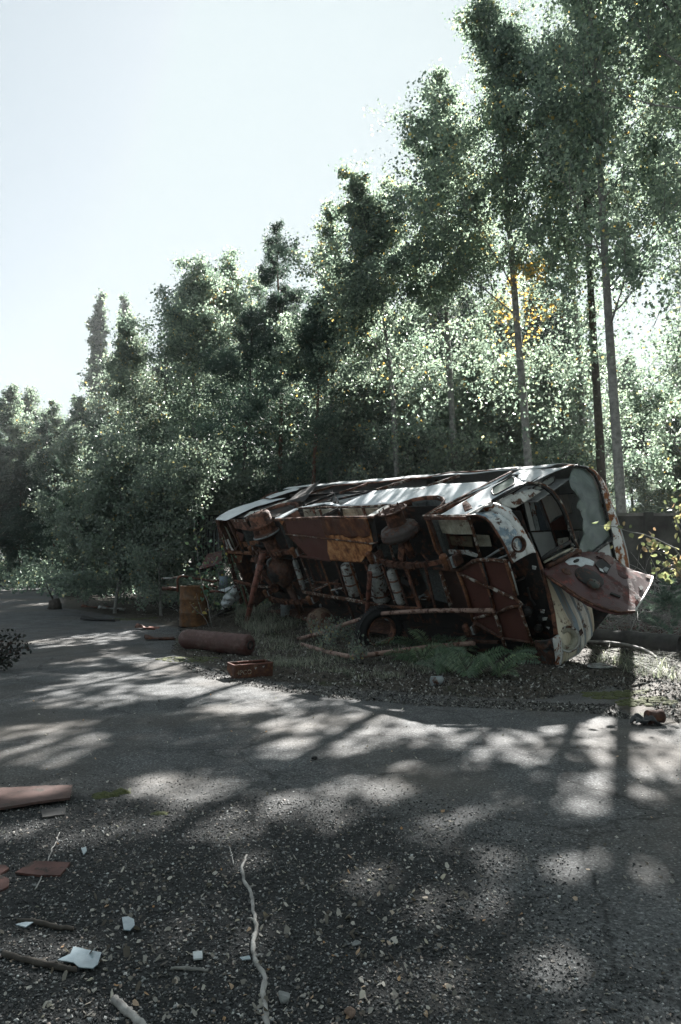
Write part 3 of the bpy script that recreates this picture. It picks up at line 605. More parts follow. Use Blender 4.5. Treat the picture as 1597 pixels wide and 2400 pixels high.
cab([(850, 420), (990, 330), (1150, 500), (900, 640)], 8.15, 'interior', 'cab_back'); cab([(500, 250), (640, 180), (640, 640), (560, 400)], 8.2, 'interior', 'cab_back')
part('cab_rail', MB().tube([bus(*r2(*p), L=8.7) for p in [(660, 472), (800, 468), (975, 462)]], .012, 6), 'black')
part('cab_rail', MB().tube([bus(*r2(*p), L=8.7) for p in [(625, 305), (665, 470), (735, 640)]], .02, 6), 'black')
part('cab_rail', MB().tube([bus(*r2(*p), L=8.7) for p in [(722, 255), (785, 425), (835, 560)]], .014, 6), 'rust_dark')
part('cab_rail', MB().tube([bus(*r2(*p), L=8.6) for p in [(690, 262), (930, 243), (990, 250)]], .012, 6), 'steel')
part('cab_rail', MB().tube([bus(*r2(*p), L=8.6) for p in [(945, 245), (975, 330), (985, 460)]], .02, 6), 'rust_dark')
oblong([bus(*r2(*p), L=9.0) for p in [(684, 220), (700, 208), (790, 150), (812, 150), (815, 180), (720, 238)]], 0, BUS, 'visor_window')
# spare wheel lid hanging out from the nose
A = FB(*r2(745, 705)); Bp = FB(*r2(1060, 602)); D = np.array([.80, -.02, -.60]); D /= np.linalg.norm(D)
e1 = Bp-A; e1[2] = -.30; e1 /= np.linalg.norm(e1); Nn = np.cross(e1, D); Nn /= np.linalg.norm(Nn)
if Nn[0] < 0: Nn = -Nn
e2 = np.cross(Nn, e1); e2 = e2 if np.dot(e2, D) > 0 else -e2
def lidp(X, Y): p = busplane(*r2(X, Y), A, Nn)-A; return (float(p@e1), float(p@e2))
def lidf(a, b): 
    d = math.exp(-(((a-lc[0])/.27)**2+((b-lc[1])/.22)**2)**2)*.0
    return A+e1*a+e2*b+Nn*(.05*math.sin(a*2.2)+.02*math.sin(b*5)-.09*max(0, a-1.15)**2*2)
lc = lidp(1015, 775)
lidpoly = [lidp(*p) for p in [(740, 700), (765, 690), (830, 668), (900, 640), (965, 608), (1060, 600), (1120, 615), (1160, 630), (1200, 655), (1250, 680), (1300, 690), (1350, 685), (1400, 682), (1435, 672), (1440, 690), (1400, 780), (1340, 880), (1290, 965), (1270, 978), (1180, 976), (1100, 950), (1010, 910), (900, 845), (800, 775), (762, 738)]]
LID = curved_sheet(lidpoly, lidf, .06, 'spare_wheel_lid', M['hatch'], BUS, .014, .002)
lo_ = [lidf(*lidp(*p))+Nn*.02 for p in [(765, 742), (860, 805), (960, 868), (1060, 918), (1140, 952), (1200, 968), (1280, 968)]]
MB().tube(lo_, .02, 6).build('lid_flange', M['rust_dark'], LID)
lo_ = [lidf(*lidp(*p))+Nn*.02 for p in [(770, 752), (860, 815), (960, 878), (1040, 915)]]
MB().tube(lo_, .015, 6).build('lid_flange', M['rust'], LID)
MB().tube([lidf(*lidp(*p))+Nn*.01 for p in [(1280, 968), (1340, 870), (1395, 775), (1430, 690)]], .016, 6).build('lid_flange', M['white_rust'], LID)
def dish(px, r_, depth, m, name='lid_recess', el=1.0):
    c_ = lidf(*lidp(*px)); prof = [(r_, .006), (r_*1.04, .016), (r_*.97, .02), (r_*.9, .008), (r_*.86, .0055), (.001, .0055)]
    o = MB().lathe(prof, c_, Nn, 30).build(name, M[m], LID); return c_, o
def ring_plate(px, rx, mat, name, hh=.012):
    c_ = lidf(*lidp(*px)); return MB().lathe([(rx, 0), (rx, hh), (rx*.92, hh+.006), (.001, hh+.006)], c_, Nn, 30).build(name, M[mat], LID)
ring_plate((1015, 765), .215, 'black', 'lid_shade_disc', .008); ring_plate((1000, 760), .20, 'black', 'lid_shade_disc', .0105)  # dark discs laid on the lid stand in for its shaded openings
c_ = lidf(*lidp(1032, 808)); dm = MB().lathe([(.105, .02), (.10, .05), (.07, .075), (.03, .082), (.012, .084), (.012, .10), (.001, .10)], c_, Nn, 26).build('lid_dome', metal('greenish_dome', (.035, .045, .038), .3, 9, rust=DKRUST, rough=.5), LID)
ring_plate((880, 725), .085, 'rust_dark', 'lid_shade_disc', .006); ring_plate((1210, 735), .10, 'hatch', 'lid_boss', .012)
for pl, mt in [([(1040, 690), (1075, 655), (1110, 675), (1140, 700), (1115, 745), (1080, 740)], 'black'), ([(1085, 720), (1105, 705), (1125, 715), (1110, 740)], 'steel'), ([(1065, 715), (1085, 722), (1095, 742), (1070, 730)], 'sheetwhite'), ([(1140, 848), (1200, 872), (1196, 882), (1136, 858)], 'black'), ([(1050, 640), (1080, 606), (1110, 610), (1085, 655)], 'hatch'), ([(1095, 655), (1125, 620), (1165, 640), (1130, 690)], 'maroon'), ([(1310, 808), (1330, 795), (1342, 815), (1322, 832)], 'black'), ([(1282, 870), (1300, 865), (1312, 885), (1290, 892)], 'black'), ([(1375, 705), (1410, 690), (1400, 725), (1372, 722)], 'rust_dark')]:
    MB().sheet([lidf(*lidp(*p))+Nn*(.022 if mt != 'hatch' else .03) for p in pl], .012, Nn).build('lid_fitting', M[mt], LID)
wp_ = [lidp(*p) for p in [(868, 668), (900, 645), (960, 640), (1010, 655), (1040, 672), (1030, 700), (985, 690), (960, 705), (930, 690), (890, 690)]]
curved_sheet(wp_, lambda a, b: lidf(a, b)+Nn*.0095, .06, 'bare_patch', M['sheetwhite'], LID, .003, .008)
MB().box(lidf(*lidp(930, 672))+Nn*.03, (.10, .03, .04), (e1, e2, Nn)).build('lid_catch', M['black'], LID)
MB().tube([lidf(*lidp(*p))+Nn*.012 for p in [(1085, 655), (1130, 700), (1180, 640), (1200, 655)]], .008, 5).build('lid_crease', M['hatch'], LID)
# ---- chassis, running gear and everything hung under the floor
def px_tube(name, r, pts, rad, mat, H=.05, n=8, parent=BUS):
    return part(name, MB().tube(S(r, pts, H=H), rad, n), mat, parent)
def px_beam(name, r, a, b, mat, wd, dp, H=.05): return part(name, MB().beam(bus(*r(*a), H=H), bus(*r(*b), H=H), wd, dp, (0, 1, 0)), mat)
# longitudinal rails
px_beam('frame_rail', r1, (590, 655), (1040, 700), 'rust_dark', .05, .05, .10)
px_beam('frame_rail', r1, (190, 815), (330, 850), 'rust', .06, .06, .02); px_beam('frame_rail', r1, (330, 850), (440, 855), 'rust_edge', .04, .04, .02)
for a, b in [((625, 885), (760, 908)), ((760, 908), (900, 930)), ((900, 930), (1120, 972))]: px_beam('frame_rail', r1, a, b, 'rust_edge', .05, .05, .02)
px_beam('frame_rail', r1, (1120, 972), (1370, 992), 'rust', .04, .05, .02)
px_beam('frame_rail', r1, (150, 630), (300, 640), 'rust_mid', .06, .06, .02)
px_beam('frame_rail', r1, (290, 625), (560, 632), 'rust_dark', .10, .10, .14)
px_beam('frame_rail', r1, (700, 820), (860, 835), 'rust', .03, .04, .32)
# slanting cross members
for a, b, t, m in [((612, 672), (690, 880), .03, 'rust_edge'), ((735, 690), (815, 912), .028, 'rust_mid'), ((832, 695), (908, 928), .045, 'rust_dark'), ((920, 700), (1003, 948), .028, 'rust_mid'), ((1010, 690), (1045, 780), .04, 'rust'), ((1060, 840), (1110, 968), .035, 'rust_mid'), ((1125, 715), (1208, 958), .035, 'rust'), ((1210, 745), (1292, 990), .03, 'rust_dark'), ((1278, 740), (1365, 990), .085, 'rust'), ((1400, 738), (1462, 992), .045, 'rust'), ((1490, 735), (1568, 960), .035, 'rust_edge'), ((300, 640), (345, 760), .02, 'rust'), ((560, 665), (600, 760), .02, 'steel')]:
    px_beam('cross_member', r1, a, b, m, t, .03, .06)
for a, b in [((650, 680), (700, 830)), ((700, 680), (760, 850)), ((1000, 900), (1060, 1080)), ((905, 950), (970, 1120)), ((300, 850), (320, 1000)), ((1340, 990), (1390, 1080))]:
    px_beam('cross_member', r1, a, b, 'rust_dark', .03, .03, .35)
# air tanks
def tank(r, a, b, rad, H, bands=(.3, .6), mat='tank'):
    p, q = bus(*r(*a), H=H), bus(*r(*b), H=H); ax = q-p; Ln = np.linalg.norm(ax); ax /= Ln
    o = part('air_tank', MB().lathe([(.001, 0), (rad*.5, .01), (rad*.86, .035), (rad, .09), (rad, Ln-.09), (rad*.86, Ln-.035), (rad*.5, Ln-.01), (.001, Ln)], p, ax, 24), mat)
    for t in bands: MB().lathe([(rad+.001, -.018), (rad+.009, -.014), (rad+.009, .014), (rad+.001, .018)], p+ax*Ln*t, ax, 24).build('strap', M['rust'], o)
tank(r4, (745, 780), (845, 1120), .135, .16); tank(r4, (1040, 800), (1120, 1180), .175, .2, (.2, .75)); tank(r4, (1205, 840), (1320, 1205), .10, .14); tank(n2, (1100, 1000), (1215, 1370), .06, .1, (.3, .62))
# box sheets behind the tanks (dark belly plates) 
part('belly_plate', MB().sheet([(3.3, .5, .3), (5.8, .5, .3), (5.8, .5, 1.7), (3.3, .5, 1.7)], .01), 'black')
part('belly_plate', MB().sheet(S(r1, [(1360, 740), (1500, 740), (1560, 960), (1440, 930)], H=.3), .01), 'undercoat')
# leaf springs: stacked, slightly arched blades with clips
def leafspring(r, pts, H, n_leaf=5, wd=.085):
    P = S(r, pts, H=H); P = [np.array(p) for p in P]; mid = len(P)//2; full = sum(np.linalg.norm(P[i+1]-P[i]) for i in range(len(P)-1))
    o = None
    for k in range(n_leaf):
        s0 = .5-.5*(1-k*.16); s1 = .5+.5*(1-k*.16); pts3 = [lerp(P, s0+(s1-s0)*i/14)+np.array([0, -.018*k, 0]) for i in range(15)]
        mb = MB()
        for i in range(14): mb.beam(pts3[i], pts3[i+1], wd, .014, (0, 1, 0))
        if k == 0: o = part('leaf_spring', mb, 'rust')
        else: mb.build('spring_blade', M['rust' if k % 2 else 'rust_dark'], o)
    for t in (.18, .3, .42, .5, .58, .7, .82):
        c = lerp(P, t); mb = MB().box(c+np.array([0, -.03, 0]), (.03, .12, wd+.03)); mb.build('spring_clip', M['rust_dark'], o)
leafspring(r1, [(1060, 645), (1120, 685), (1200, 705), (1290, 712), (1400, 708), (1520, 690)], -.02)
leafspring(r1, [(290, 618), (340, 632), (420, 640), (480, 637), (560, 630)], .0, 4)
leafspring(r1, [(385, 890), (440, 930), (520, 945), (600, 945), (680, 935)], .0, 4)
def bracket(r, px, H, s=1.0, mat='rust_mid'):
    c = bus(*r(*px), H=H); o = part('spring_bracket', MB().lathe([(.001, -.12*s), (.05*s, -.12*s), (.062*s, -.10*s), (.062*s, .10*s), (.05*s, .12*s), (.001, .12*s)], c, (0.1, -.2, 1), 14), mat)
    for k in range(3): MB().box(c+np.array([.10*s+.06*k*s, .05, .03*k-.02]), (.05*s, .14*s, .16*s)).build('bracket_plate', M['steel' if k == 1 else 'rust_dark'], o)
bracket(r1, (565, 635), -.02); bracket(r1, (1052, 668), -.04); bracket(n4, (362, 880), -.04, 1.15); bracket(r1, (388, 895), -.02, .8); bracket(r1, (665, 938), -.02, .9); bracket(n2, (565, 880), -.02, .8); bracket(r2, (290, 1060), .0, .9, 'rust')
# wheel hubs standing on the axle ends (axis across the bus)
def hub(c, prof, mats, name='wheel_hub'):
    ax = (0, 0, 1); o = None
    for (pr, m) in zip(prof, mats):
        mb = MB().lathe(pr, c, ax, 36)
        if o is None: o = part(name, mb, m)
        else: mb.build('hub_drum', M[m], o)
    return o
cf = bus(*r4(1300, 470), H=.05); 
hb = hub(cf, [[(.001, -.10), (.30, -.10), (.345, -.05), (.35, .0), (.335, .02), (.345, .045), (.33, .07), (.31, .12), (.22, .155), (.18, .16)], [(.17, .15), (.165, .37), (.18, .40)], [(.18, .39), (.245, .40), (.262, .42), (.25, .435), (.20, .43), (.17, .40), (.10, .385), (.06, .40), (.055, .44), (.001, .445)]], ['steel', 'rust', 'rust_dark'])
M_hub = metal('sooty_brown_drum', (.055, .045, .042), .4, 6, rust=DKRUST, rough=.5)
for o in [hb]+list(hb.children): o.data.materials[0] = M_hub if o == hb else o.data.materials[0]
for k in range(10):
    a = 2*math.pi*k/10; MB().tube([cf+np.array([.225*math.cos(a), .225*math.sin(a), .42]), cf+np.array([.225*math.cos(a), .225*math.sin(a), .475])], .013, 6).build('wheel_stud', M['rust_dark'], hb)
cr_ = bus(*n2(760, 690), H=.05)
hr = hub(cr_, [[(.001, -.1), (.20, -.1), (.28, -.02), (.30, .0), (.30, .03), (.28, .06), (.27, .07)], [(.27, .06), (.265, .22), (.29, .24), (.29, .27), (.25, .29), (.25, .46), (.235, .50), (.19, .53), (.001, .54)], [(.30, -.012), (.315, .0), (.315, .02), (.30, .03)]], ['rust_dark', 'rust', 'steel'])
for k in range(6):
    a = 2*math.pi*k/6; MB().tube([cr_+np.array([.15*math.cos(a), .15*math.sin(a), .53]), cr_+np.array([.15*math.cos(a), .15*math.sin(a), .56])], .015, 6).build('wheel_stud', M['rust_dark'], hr)
# axle beams and the differential casing
part('axle', MB().tube([cr_+(0, 0, -.1), cr_+(0, .02, -.6), cr_+(.1, .05, -.75)], [.16, .12, .1], 12), 'rust')
part('axle', MB().tube([cf+(0, 0, -.1), cf+(.02, .05, -.5)], [.09, .07], 10), 'rust')
px_beam('axle_stub', r1, (1255, 575), (1250, 680), 'rust', .13, .08, .02); px_beam('axle_stub', r1, (1165, 550), (1200, 680), 'rust_edge', .03, .03, 0)
cd = bus(*r1(490, 745), H=.12)
dif = part('differential', MB().lathe([(.001, -.42), (.10, -.40), (.13, -.34), (.27, -.22), (.33, -.08), (.34, .08), (.28, .22), (.14, .34), (.11, .42), (.001, .44)], cd, (.08, .1, 1), 28), 'rust_dark')
MB().lathe([(.001, -.22), (.16, -.20), (.23, -.12), (.25, 0), (.25, .1)], cd+(0, -.12, 0), (0, 1, 0), 24).build('casing_cover', M['black'], dif)
part('axle', MB().tube([cd+(0, 0, .4), cd+(-.05, 0, .7), cr_+(0, 0, -.55)], .09, 10), 'rust_dark'); part('axle', MB().tube([cd+(0, 0, -.4), cd+(.1, 0, -1.1)], .08, 10), 'rust_dark')
for px, rr_ in [((430, 700), .13), ((445, 858), .11), ((400, 690), .1)]:
    c = bus(*r1(*px), H=-.02); part('brake_chamber', MB().lathe([(rr_, -.08), (rr_, .05), (rr_*.8, .08), (rr_*.72, .06), (rr_*.7, -.05), (.001, -.06)], c, (.7, -.6, .2), 20, arc=6.2831), 'steel' if rr_ > .12 else 'rust')
px_beam('torque_rod', r1, (360, 760), (430, 850), 'rust_dark', .07, .07, -.05)
# rear frame pieces
for pl, m, H in [([(165, 430), (262, 432), (300, 500), (190, 480)], 'rust', .0), ([(160, 425), (272, 425), (268, 440), (165, 440)], 'rust_edge', -.02), ([(110, 455), (140, 480), (175, 560), (200, 620), (160, 600), (120, 530)], 'cream', .15), ([(255, 505), (330, 520), (345, 555), (262, 560)], 'cream', .3), ([(110, 560), (150, 550), (170, 600), (200, 640), (150, 630)], 'white_rust', .05), ([(240, 570), (340, 555), (345, 580), (250, 600)], 'rust_mid', .1), ([(175, 645), (240, 655), (235, 700), (190, 705)], 'rust_mid', .1), ([(200, 500), (250, 520), (240, 560), (215, 560)], 'maroon', .2)]:
    part('rear_plate', MB().sheet(S(r1, pl, H=H), .01), m)
for a, b, t, m, H in [((150, 440), (245, 640), .05, 'rust_dark', .04), ((130, 600), (230, 960), .06, 'rust_dark', .1), ((205, 520), (240, 615), .03, 'rust_mid', .02), ((85, 430), (130, 600), .05, 'rust', .0), ((130, 560), (240, 950), .05, 'rust_edge', .22), ((240, 850), (275, 990), .08, 'rust', .1), ((215, 590), (180, 632), .03, 'rust_dark', 0), ((225, 600), (250, 640), .03, 'black', 0), ((345, 560), (350, 630), .05, 'rust', .05), ((200, 640), (290, 860), .05, 'black', .3)]:
    px_beam('rear_frame_bar', r1, a, b, m, t, .04, H)
part('corner_bend', MB().tube(S(r1, [(72, 430), (84, 450), (92, 500), (105, 560)], H=0), .03, 6), 'rust')
# grimy machinery filling the belly: engine lumps, hoses, brackets
rg = np.random.default_rng(4)
def clutter(name, n, Lr, Hr, Wr, mats, smin, smax):
    for k in range(n):
        c = np.array([rg.uniform(*Lr), rg.uniform(*Hr), rg.uniform(*Wr)]); t = rg.integers(0, 3); mb = MB(); s_ = rg.uniform(smin, smax)
        if t == 0: mb.lathe([(.001, 0), (s_*.6, .0), (s_*.7, s_*.3), (s_*.5, s_*.9), (.001, s_)], c, rg.normal(0, 1, 3)+(0, -1, 0), 14)
        elif t == 1:
            q = rg.normal(0, 1, (3, 3)); q, _ = np.linalg.qr(q); mb.box(c, (s_*1.6, s_*.5, s_*.9), q); mb.box(c+q[0]*s_*.5, (s_*.4, s_*.8, s_*.5), q)
        else:
            d = rg.normal(0, 1, 3); d[1] *= .3; d /= np.linalg.norm(d); mb.tube([c, c+d*s_*1.2+(0, -.04, 0), c+d*s_*2.4+rg.normal(0, .05, 3)], s_*.18, 7)
        part(name, mb, mats[k % len(mats)])
clutter('engine_block', 16, (.6, 2.0), (.1, .45), (.4, 1.7), ['black', 'rust_dark', 'rust', 'steel'], .08, .26)
clutter('gear_part', 14, (2.3, 5.6), (.1, .45), (.25, .8), ['rust_dark', 'black', 'rust', 'steel'], .06, .18)
clutter('steering_part', 10, (6.0, 7.6), (.15, .5), (.4, 1.6), ['rust_dark', 'black', 'rust'], .06, .18)
clutter('nose_mechanism', 10, (9.0, 9.3), (.15, .6), (.4, 1.5), ['black', 'rust_dark', 'interior'], .05, .13)
part('belly_plate', MB().sheet([(.4, .55, .05), (9.4, .55, .05), (9.35, .55, 2.4), (.4, .55, 2.4)], .01), 'interior')
# debris lying on the lower rail
for k in range(46):
    L_ = rg.uniform(.8, 6.8); c = np.array([L_, rg.uniform(.1, .4), .85+rg.normal(0, .05)]); d = rg.normal(0, 1, 3); d[2] *= .2; d /= np.linalg.norm(d)
    part('debris_stick' if k % 2 else 'debris_flake', MB().beam(c-d*.12, c+d*rg.uniform(.05, .3), .02+.05*(k % 3 == 0), .008), ['rust_dark', 'steel', 'rust', 'tank'][k % 4])
# ---- front frame with its brown floor plates
H0 = .05
part('floor_plate', MB().sheet(S(r2, [(230, 705), (330, 655), (530, 645), (600, 905), (690, 1140), (500, 1110), (350, 1015), (320, 990)], H=.09), .008), 'maroon')
part('floor_plate', MB().sheet(S(r2, [(130, 700), (235, 705), (325, 1000), (190, 950)], H=.13), .008), metal('brown_floor', (.035, .018, .014), .08, 3, rust=DKRUST, dirt=.4))
for pts, rad, m in [([(95, 690), (180, 700), (245, 703), (285, 680), (325, 650), (365, 640)], .028, 'rust_dark'), ([(325, 650), (370, 640), (450, 640), (535, 648)], .032, 'rust_edge'), ([(245, 722), (330, 762), (410, 800)], .026, 'rust_edge'), ([(425, 800), (500, 840), (560, 862), (600, 890), (620, 912)], .03, 'rust_edge'), ([(370, 655), (400, 740), (425, 830), (455, 950)], .03, 'rust'), ([(383, 655), (420, 780), (440, 850)], .014, 'seal'), ([(455, 955), (480, 1020), (505, 1110), (530, 1200)], .03, 'rust_edge'), ([(470, 960), (540, 925), (615, 912)], .026, 'rust_edge'), ([(335, 990), (430, 965)], .024, 'rust_edge'), ([(330, 1015), (400, 1050), (500, 1108)], .022, 'rust'), ([(330, 1000), (500, 1105), (580, 1118), (690, 1135)], .02, 'rust_dark'), ([(525, 645), (545, 720), (570, 790), (580, 850)], .032, 'rust_mid'), ([(540, 650), (570, 750), (598, 850)], .012, 'tank'), ([(605, 915), (635, 1010), (680, 1140)], .026, 'rust_edge'), ([(235, 705), (290, 850), (330, 1005)], .03, 'rust_mid'), ([(130, 710), (165, 830), (200, 940)], .02, 'rust_edge'), ([(300, 385), (330, 470), (370, 620)], .026, 'rust_edge'), ([(55, 400), (80, 480), (110, 580), (140, 620)], .03, 'rust_mid'), ([(400, 635), (470, 590), (530, 560)], .018, 'steel'), ([(460, 640), (540, 610)], .014, 'steel')]:
    px_tube('front_frame_bar', r2, pts, rad, m, H=.05)
part('skirt_box', MB().sheet(S(r2, [(78, 405), (310, 405), (325, 488), (230, 488), (100, 478)], H=.18), .01), 'cream')
part('skirt_box', MB().sheet(S(r2, [(165, 500), (320, 500), (330, 565), (180, 550)], H=.3), .01), metal('dirty_tan_lining', (.13, .11, .07), .2, 4, rust=DKRUST, dirt=.8))
part('skirt_box', MB().sheet(S(r2, [(335, 490), (425, 495), (440, 560), (360, 560)], H=.4), .01), 'cream')
part('skirt_box', MB().sheet(S(r2, [(175, 580), (300, 585), (360, 610), (350, 625), (280, 605), (190, 605)], H=.06), .02), 'tank')
part('skirt_box', MB().sheet([bus(*r2(40, 400), H=0), bus(*r2(60, 400), H=0), bus(*r2(140, 620), H=0), bus(*r2(140, 620), H=0)+(-.02, .5, 0), bus(*r2(40, 400), H=0)+(-.02, .55, 0)], .01), 'rust_dark')
# near-black sheet put in for the shaded void between floor frame and nose
part('nose_shade_sheet', MB().sheet(S(r2, [(520, 600), (700, 600), (830, 1080), (700, 1330), (500, 1330), (450, 1100)], H=.42), .01), 'interior')
for pl in [[(680, 675), (705, 680), (700, 700), (682, 695)], [(730, 935), (755, 938), (752, 958), (732, 955)], [(742, 985), (772, 982), (765, 1000), (745, 1002)], [(765, 1040), (785, 1042), (780, 1055)]]:
    part('nose_scrap', MB().sheet(S(r2, pl, H=.25), .01), 'tank')
# lower side of the body meeting the ground
part('lower_side', MB().grid(lambda u, v: (.5+8.9*u, .02+.5*v, -.01+.06*math.sin(u*14)*(1-v)), 30, 3), 'rust_dark', solid=.01)
for px_ in [(640, 1010), (1010, 1020)]: pass
px_beam('frame_rail', r2, (0, 1120), (480, 1130), 'rust_dark', .04, .05, .1)
# prop shaft sections hanging down to the ground
def world_to_bus(p): return (np.array(p)-BO)@BR.T
# ------------------------------------------------------------------ trees
def gproj(x, y, z=0.0):
    zz = z-CH; d = y*math.cos(PITCH)+zz*math.sin(PITCH); u = -y*math.sin(PITCH)+zz*math.cos(PITCH)
    d = np.maximum(d, .05); return CX+FPX*x/d, CY-FPX*u/d
# openings in the canopy: where the sun reaches the ground (ellipses measured on the road surface)
SUNNY = [(130, 1492, 320, 19, 1), (80, 1440, 260, 10, 1), (350, 1468, 120, 14, .9), (300, 1585, 130, 14, .95), (420, 1612, 280, 22, 1), (250, 1640, 240, 16, .5), (120, 1720, 150, 26, .8), (60, 1775, 140, 24, .75), (560, 1660, 140, 12, .5),
         (725, 1692, 75, 22, 1), (860, 1738, 90, 20, 1), (760, 1740, 110, 16, .6), (1195, 1728, 65, 14, .9), (1110, 1775, 70, 26, .8), (1230, 1770, 60, 20, .7), (1390, 1862, 120, 50, .95), (1300, 1830, 60, 30, .7), (1480, 1805, 90, 25, .7),
         (1560, 1860, 50, 20, .6), (1010, 1935, 90, 34, .9), (900, 1840, 80, 24, .55), (1120, 1895, 40, 18, .7), (1070, 2105, 120, 60, .75), (1430, 2015, 120, 40, .85), (960, 2290, 110, 80, .75), (1305, 2245, 70, 36, .75),
         (730, 1880, 120, 46, .7), (560, 1935, 90, 24, .45), (590, 2000, 90, 24, .4), (880, 2050, 70, 40, .75), (470, 1850, 90, 22, .5), (370, 1830, 60, 16, .6), (170, 2385, 130, 46, .7), (450, 2160, 70, 40, .3), (1200, 2010, 60, 30, .4), (640, 1790, 60, 16, .4),
         (1455, 1640, 70, 32, 1), (1540, 1580, 110, 20, .8), (1590, 1620, 70, 20, .7), (1480, 1520, 90, 12, .6), (1390, 1690, 40, 14, 1), (60, 1862, 110, 16, .7), (1080, 1990, 70, 20, .5), (1180, 2200, 40, 20, .3)]
BUSSH = [np.array(p) for p in [(2.5, 6.0), (4.9, 7.0), (5.2, 12.5), (-1.0, 20.5), (-4.7, 18), (-4.4, 13), (.3, 6.9)]]
def sunprob(P):
    k = P[:, 2]/SDIR.z; x = P[:, 0]-SDIR.x*k; y = P[:, 1]-SDIR.y*k
    pr = np.zeros(len(P)); ok = y > 1.2
    px, py = gproj(x, np.maximum(y, .5))
    wob = .42*np.sin(x*3.1+y*1.3+np.sin(y*2.9))+.3*np.sin(y*5.7-x*3.2)+.34*np.sin(x*9.1+2*np.sin(y*7))+.3*np.sin(x*15+y*6)*np.sin(y*13-x*4)
    for (cx, cy, rx, ry, s) in SUNNY:
        d = ((px-cx)/rx)**2+((py-cy)/ry)**2
        pr = np.maximum(pr, s*np.clip((1.25-d+wob)/.45, 0, 1))
    b = seg_in(x, y, BUSSH); patch = .55+.6*np.sin(x*1.9+2)*np.sin(y*1.3)
    pr = np.maximum(pr, np.where(b > 0, np.clip(.36+.6*patch, 0, .94), 0))
    pr = (1-(1-np.clip(pr, 0, .995))**3.6)*np.clip(.93+.26*np.sin(x*11+3*np.sin(y*5))*np.sin(y*13+2*np.sin(x*7)), 0, 1)
    mott = np.sin(x*3.3+1.1*np.sin(y*2.9))*np.sin(y*4.6+1.4*np.sin(x*2.3+y*.6))+.6*np.sin(x*8.1+y*3.2)*np.sin(y*9.3-x*2.7)
    pr = np.maximum(pr, .8*np.clip((mott-.35)*1.8, 0, 1)*(y < 16))
    bush_ = seg_in(x, y, [np.array(p) for p in [(-12, 13.5), (-3.2, 13.5), (-3.2, 23), (-12, 23)]]); pr = np.maximum(pr, np.where((bush_ > 0) & (P[:, 1] > 23.2), .72, 0))
    return pr*ok
def leaf_mesh(name, cen, size, tint, mat, parent, rng, elong=.8, needle=False):
    n = len(cen)
    a = rng.normal(0, 1, (n, 3)); a /= np.linalg.norm(a, axis=1)[:, None]
    b = rng.normal(0, 1, (n, 3)); b -= a*np.sum(a*b, 1)[:, None]; b /= np.linalg.norm(b, axis=1)[:, None]
    s = size[:, None]; e = elong
    if needle:
        V = np.stack([cen-a*s, cen+b*s*e, cen+a*s, cen-b*s*e], 1)
    else:
        nrm = np.cross(a, b); V = np.stack([cen-a*s, cen+b*s*e+a*s*.15+nrm*s*.2, cen+a*s, cen-b*s*e+a*s*.15+nrm*s*.2], 1)
    F = np.arange(n*4).reshape(n, 4)
    return fast_mesh(name, V.reshape(-1, 3), F, mat, parent, tint)
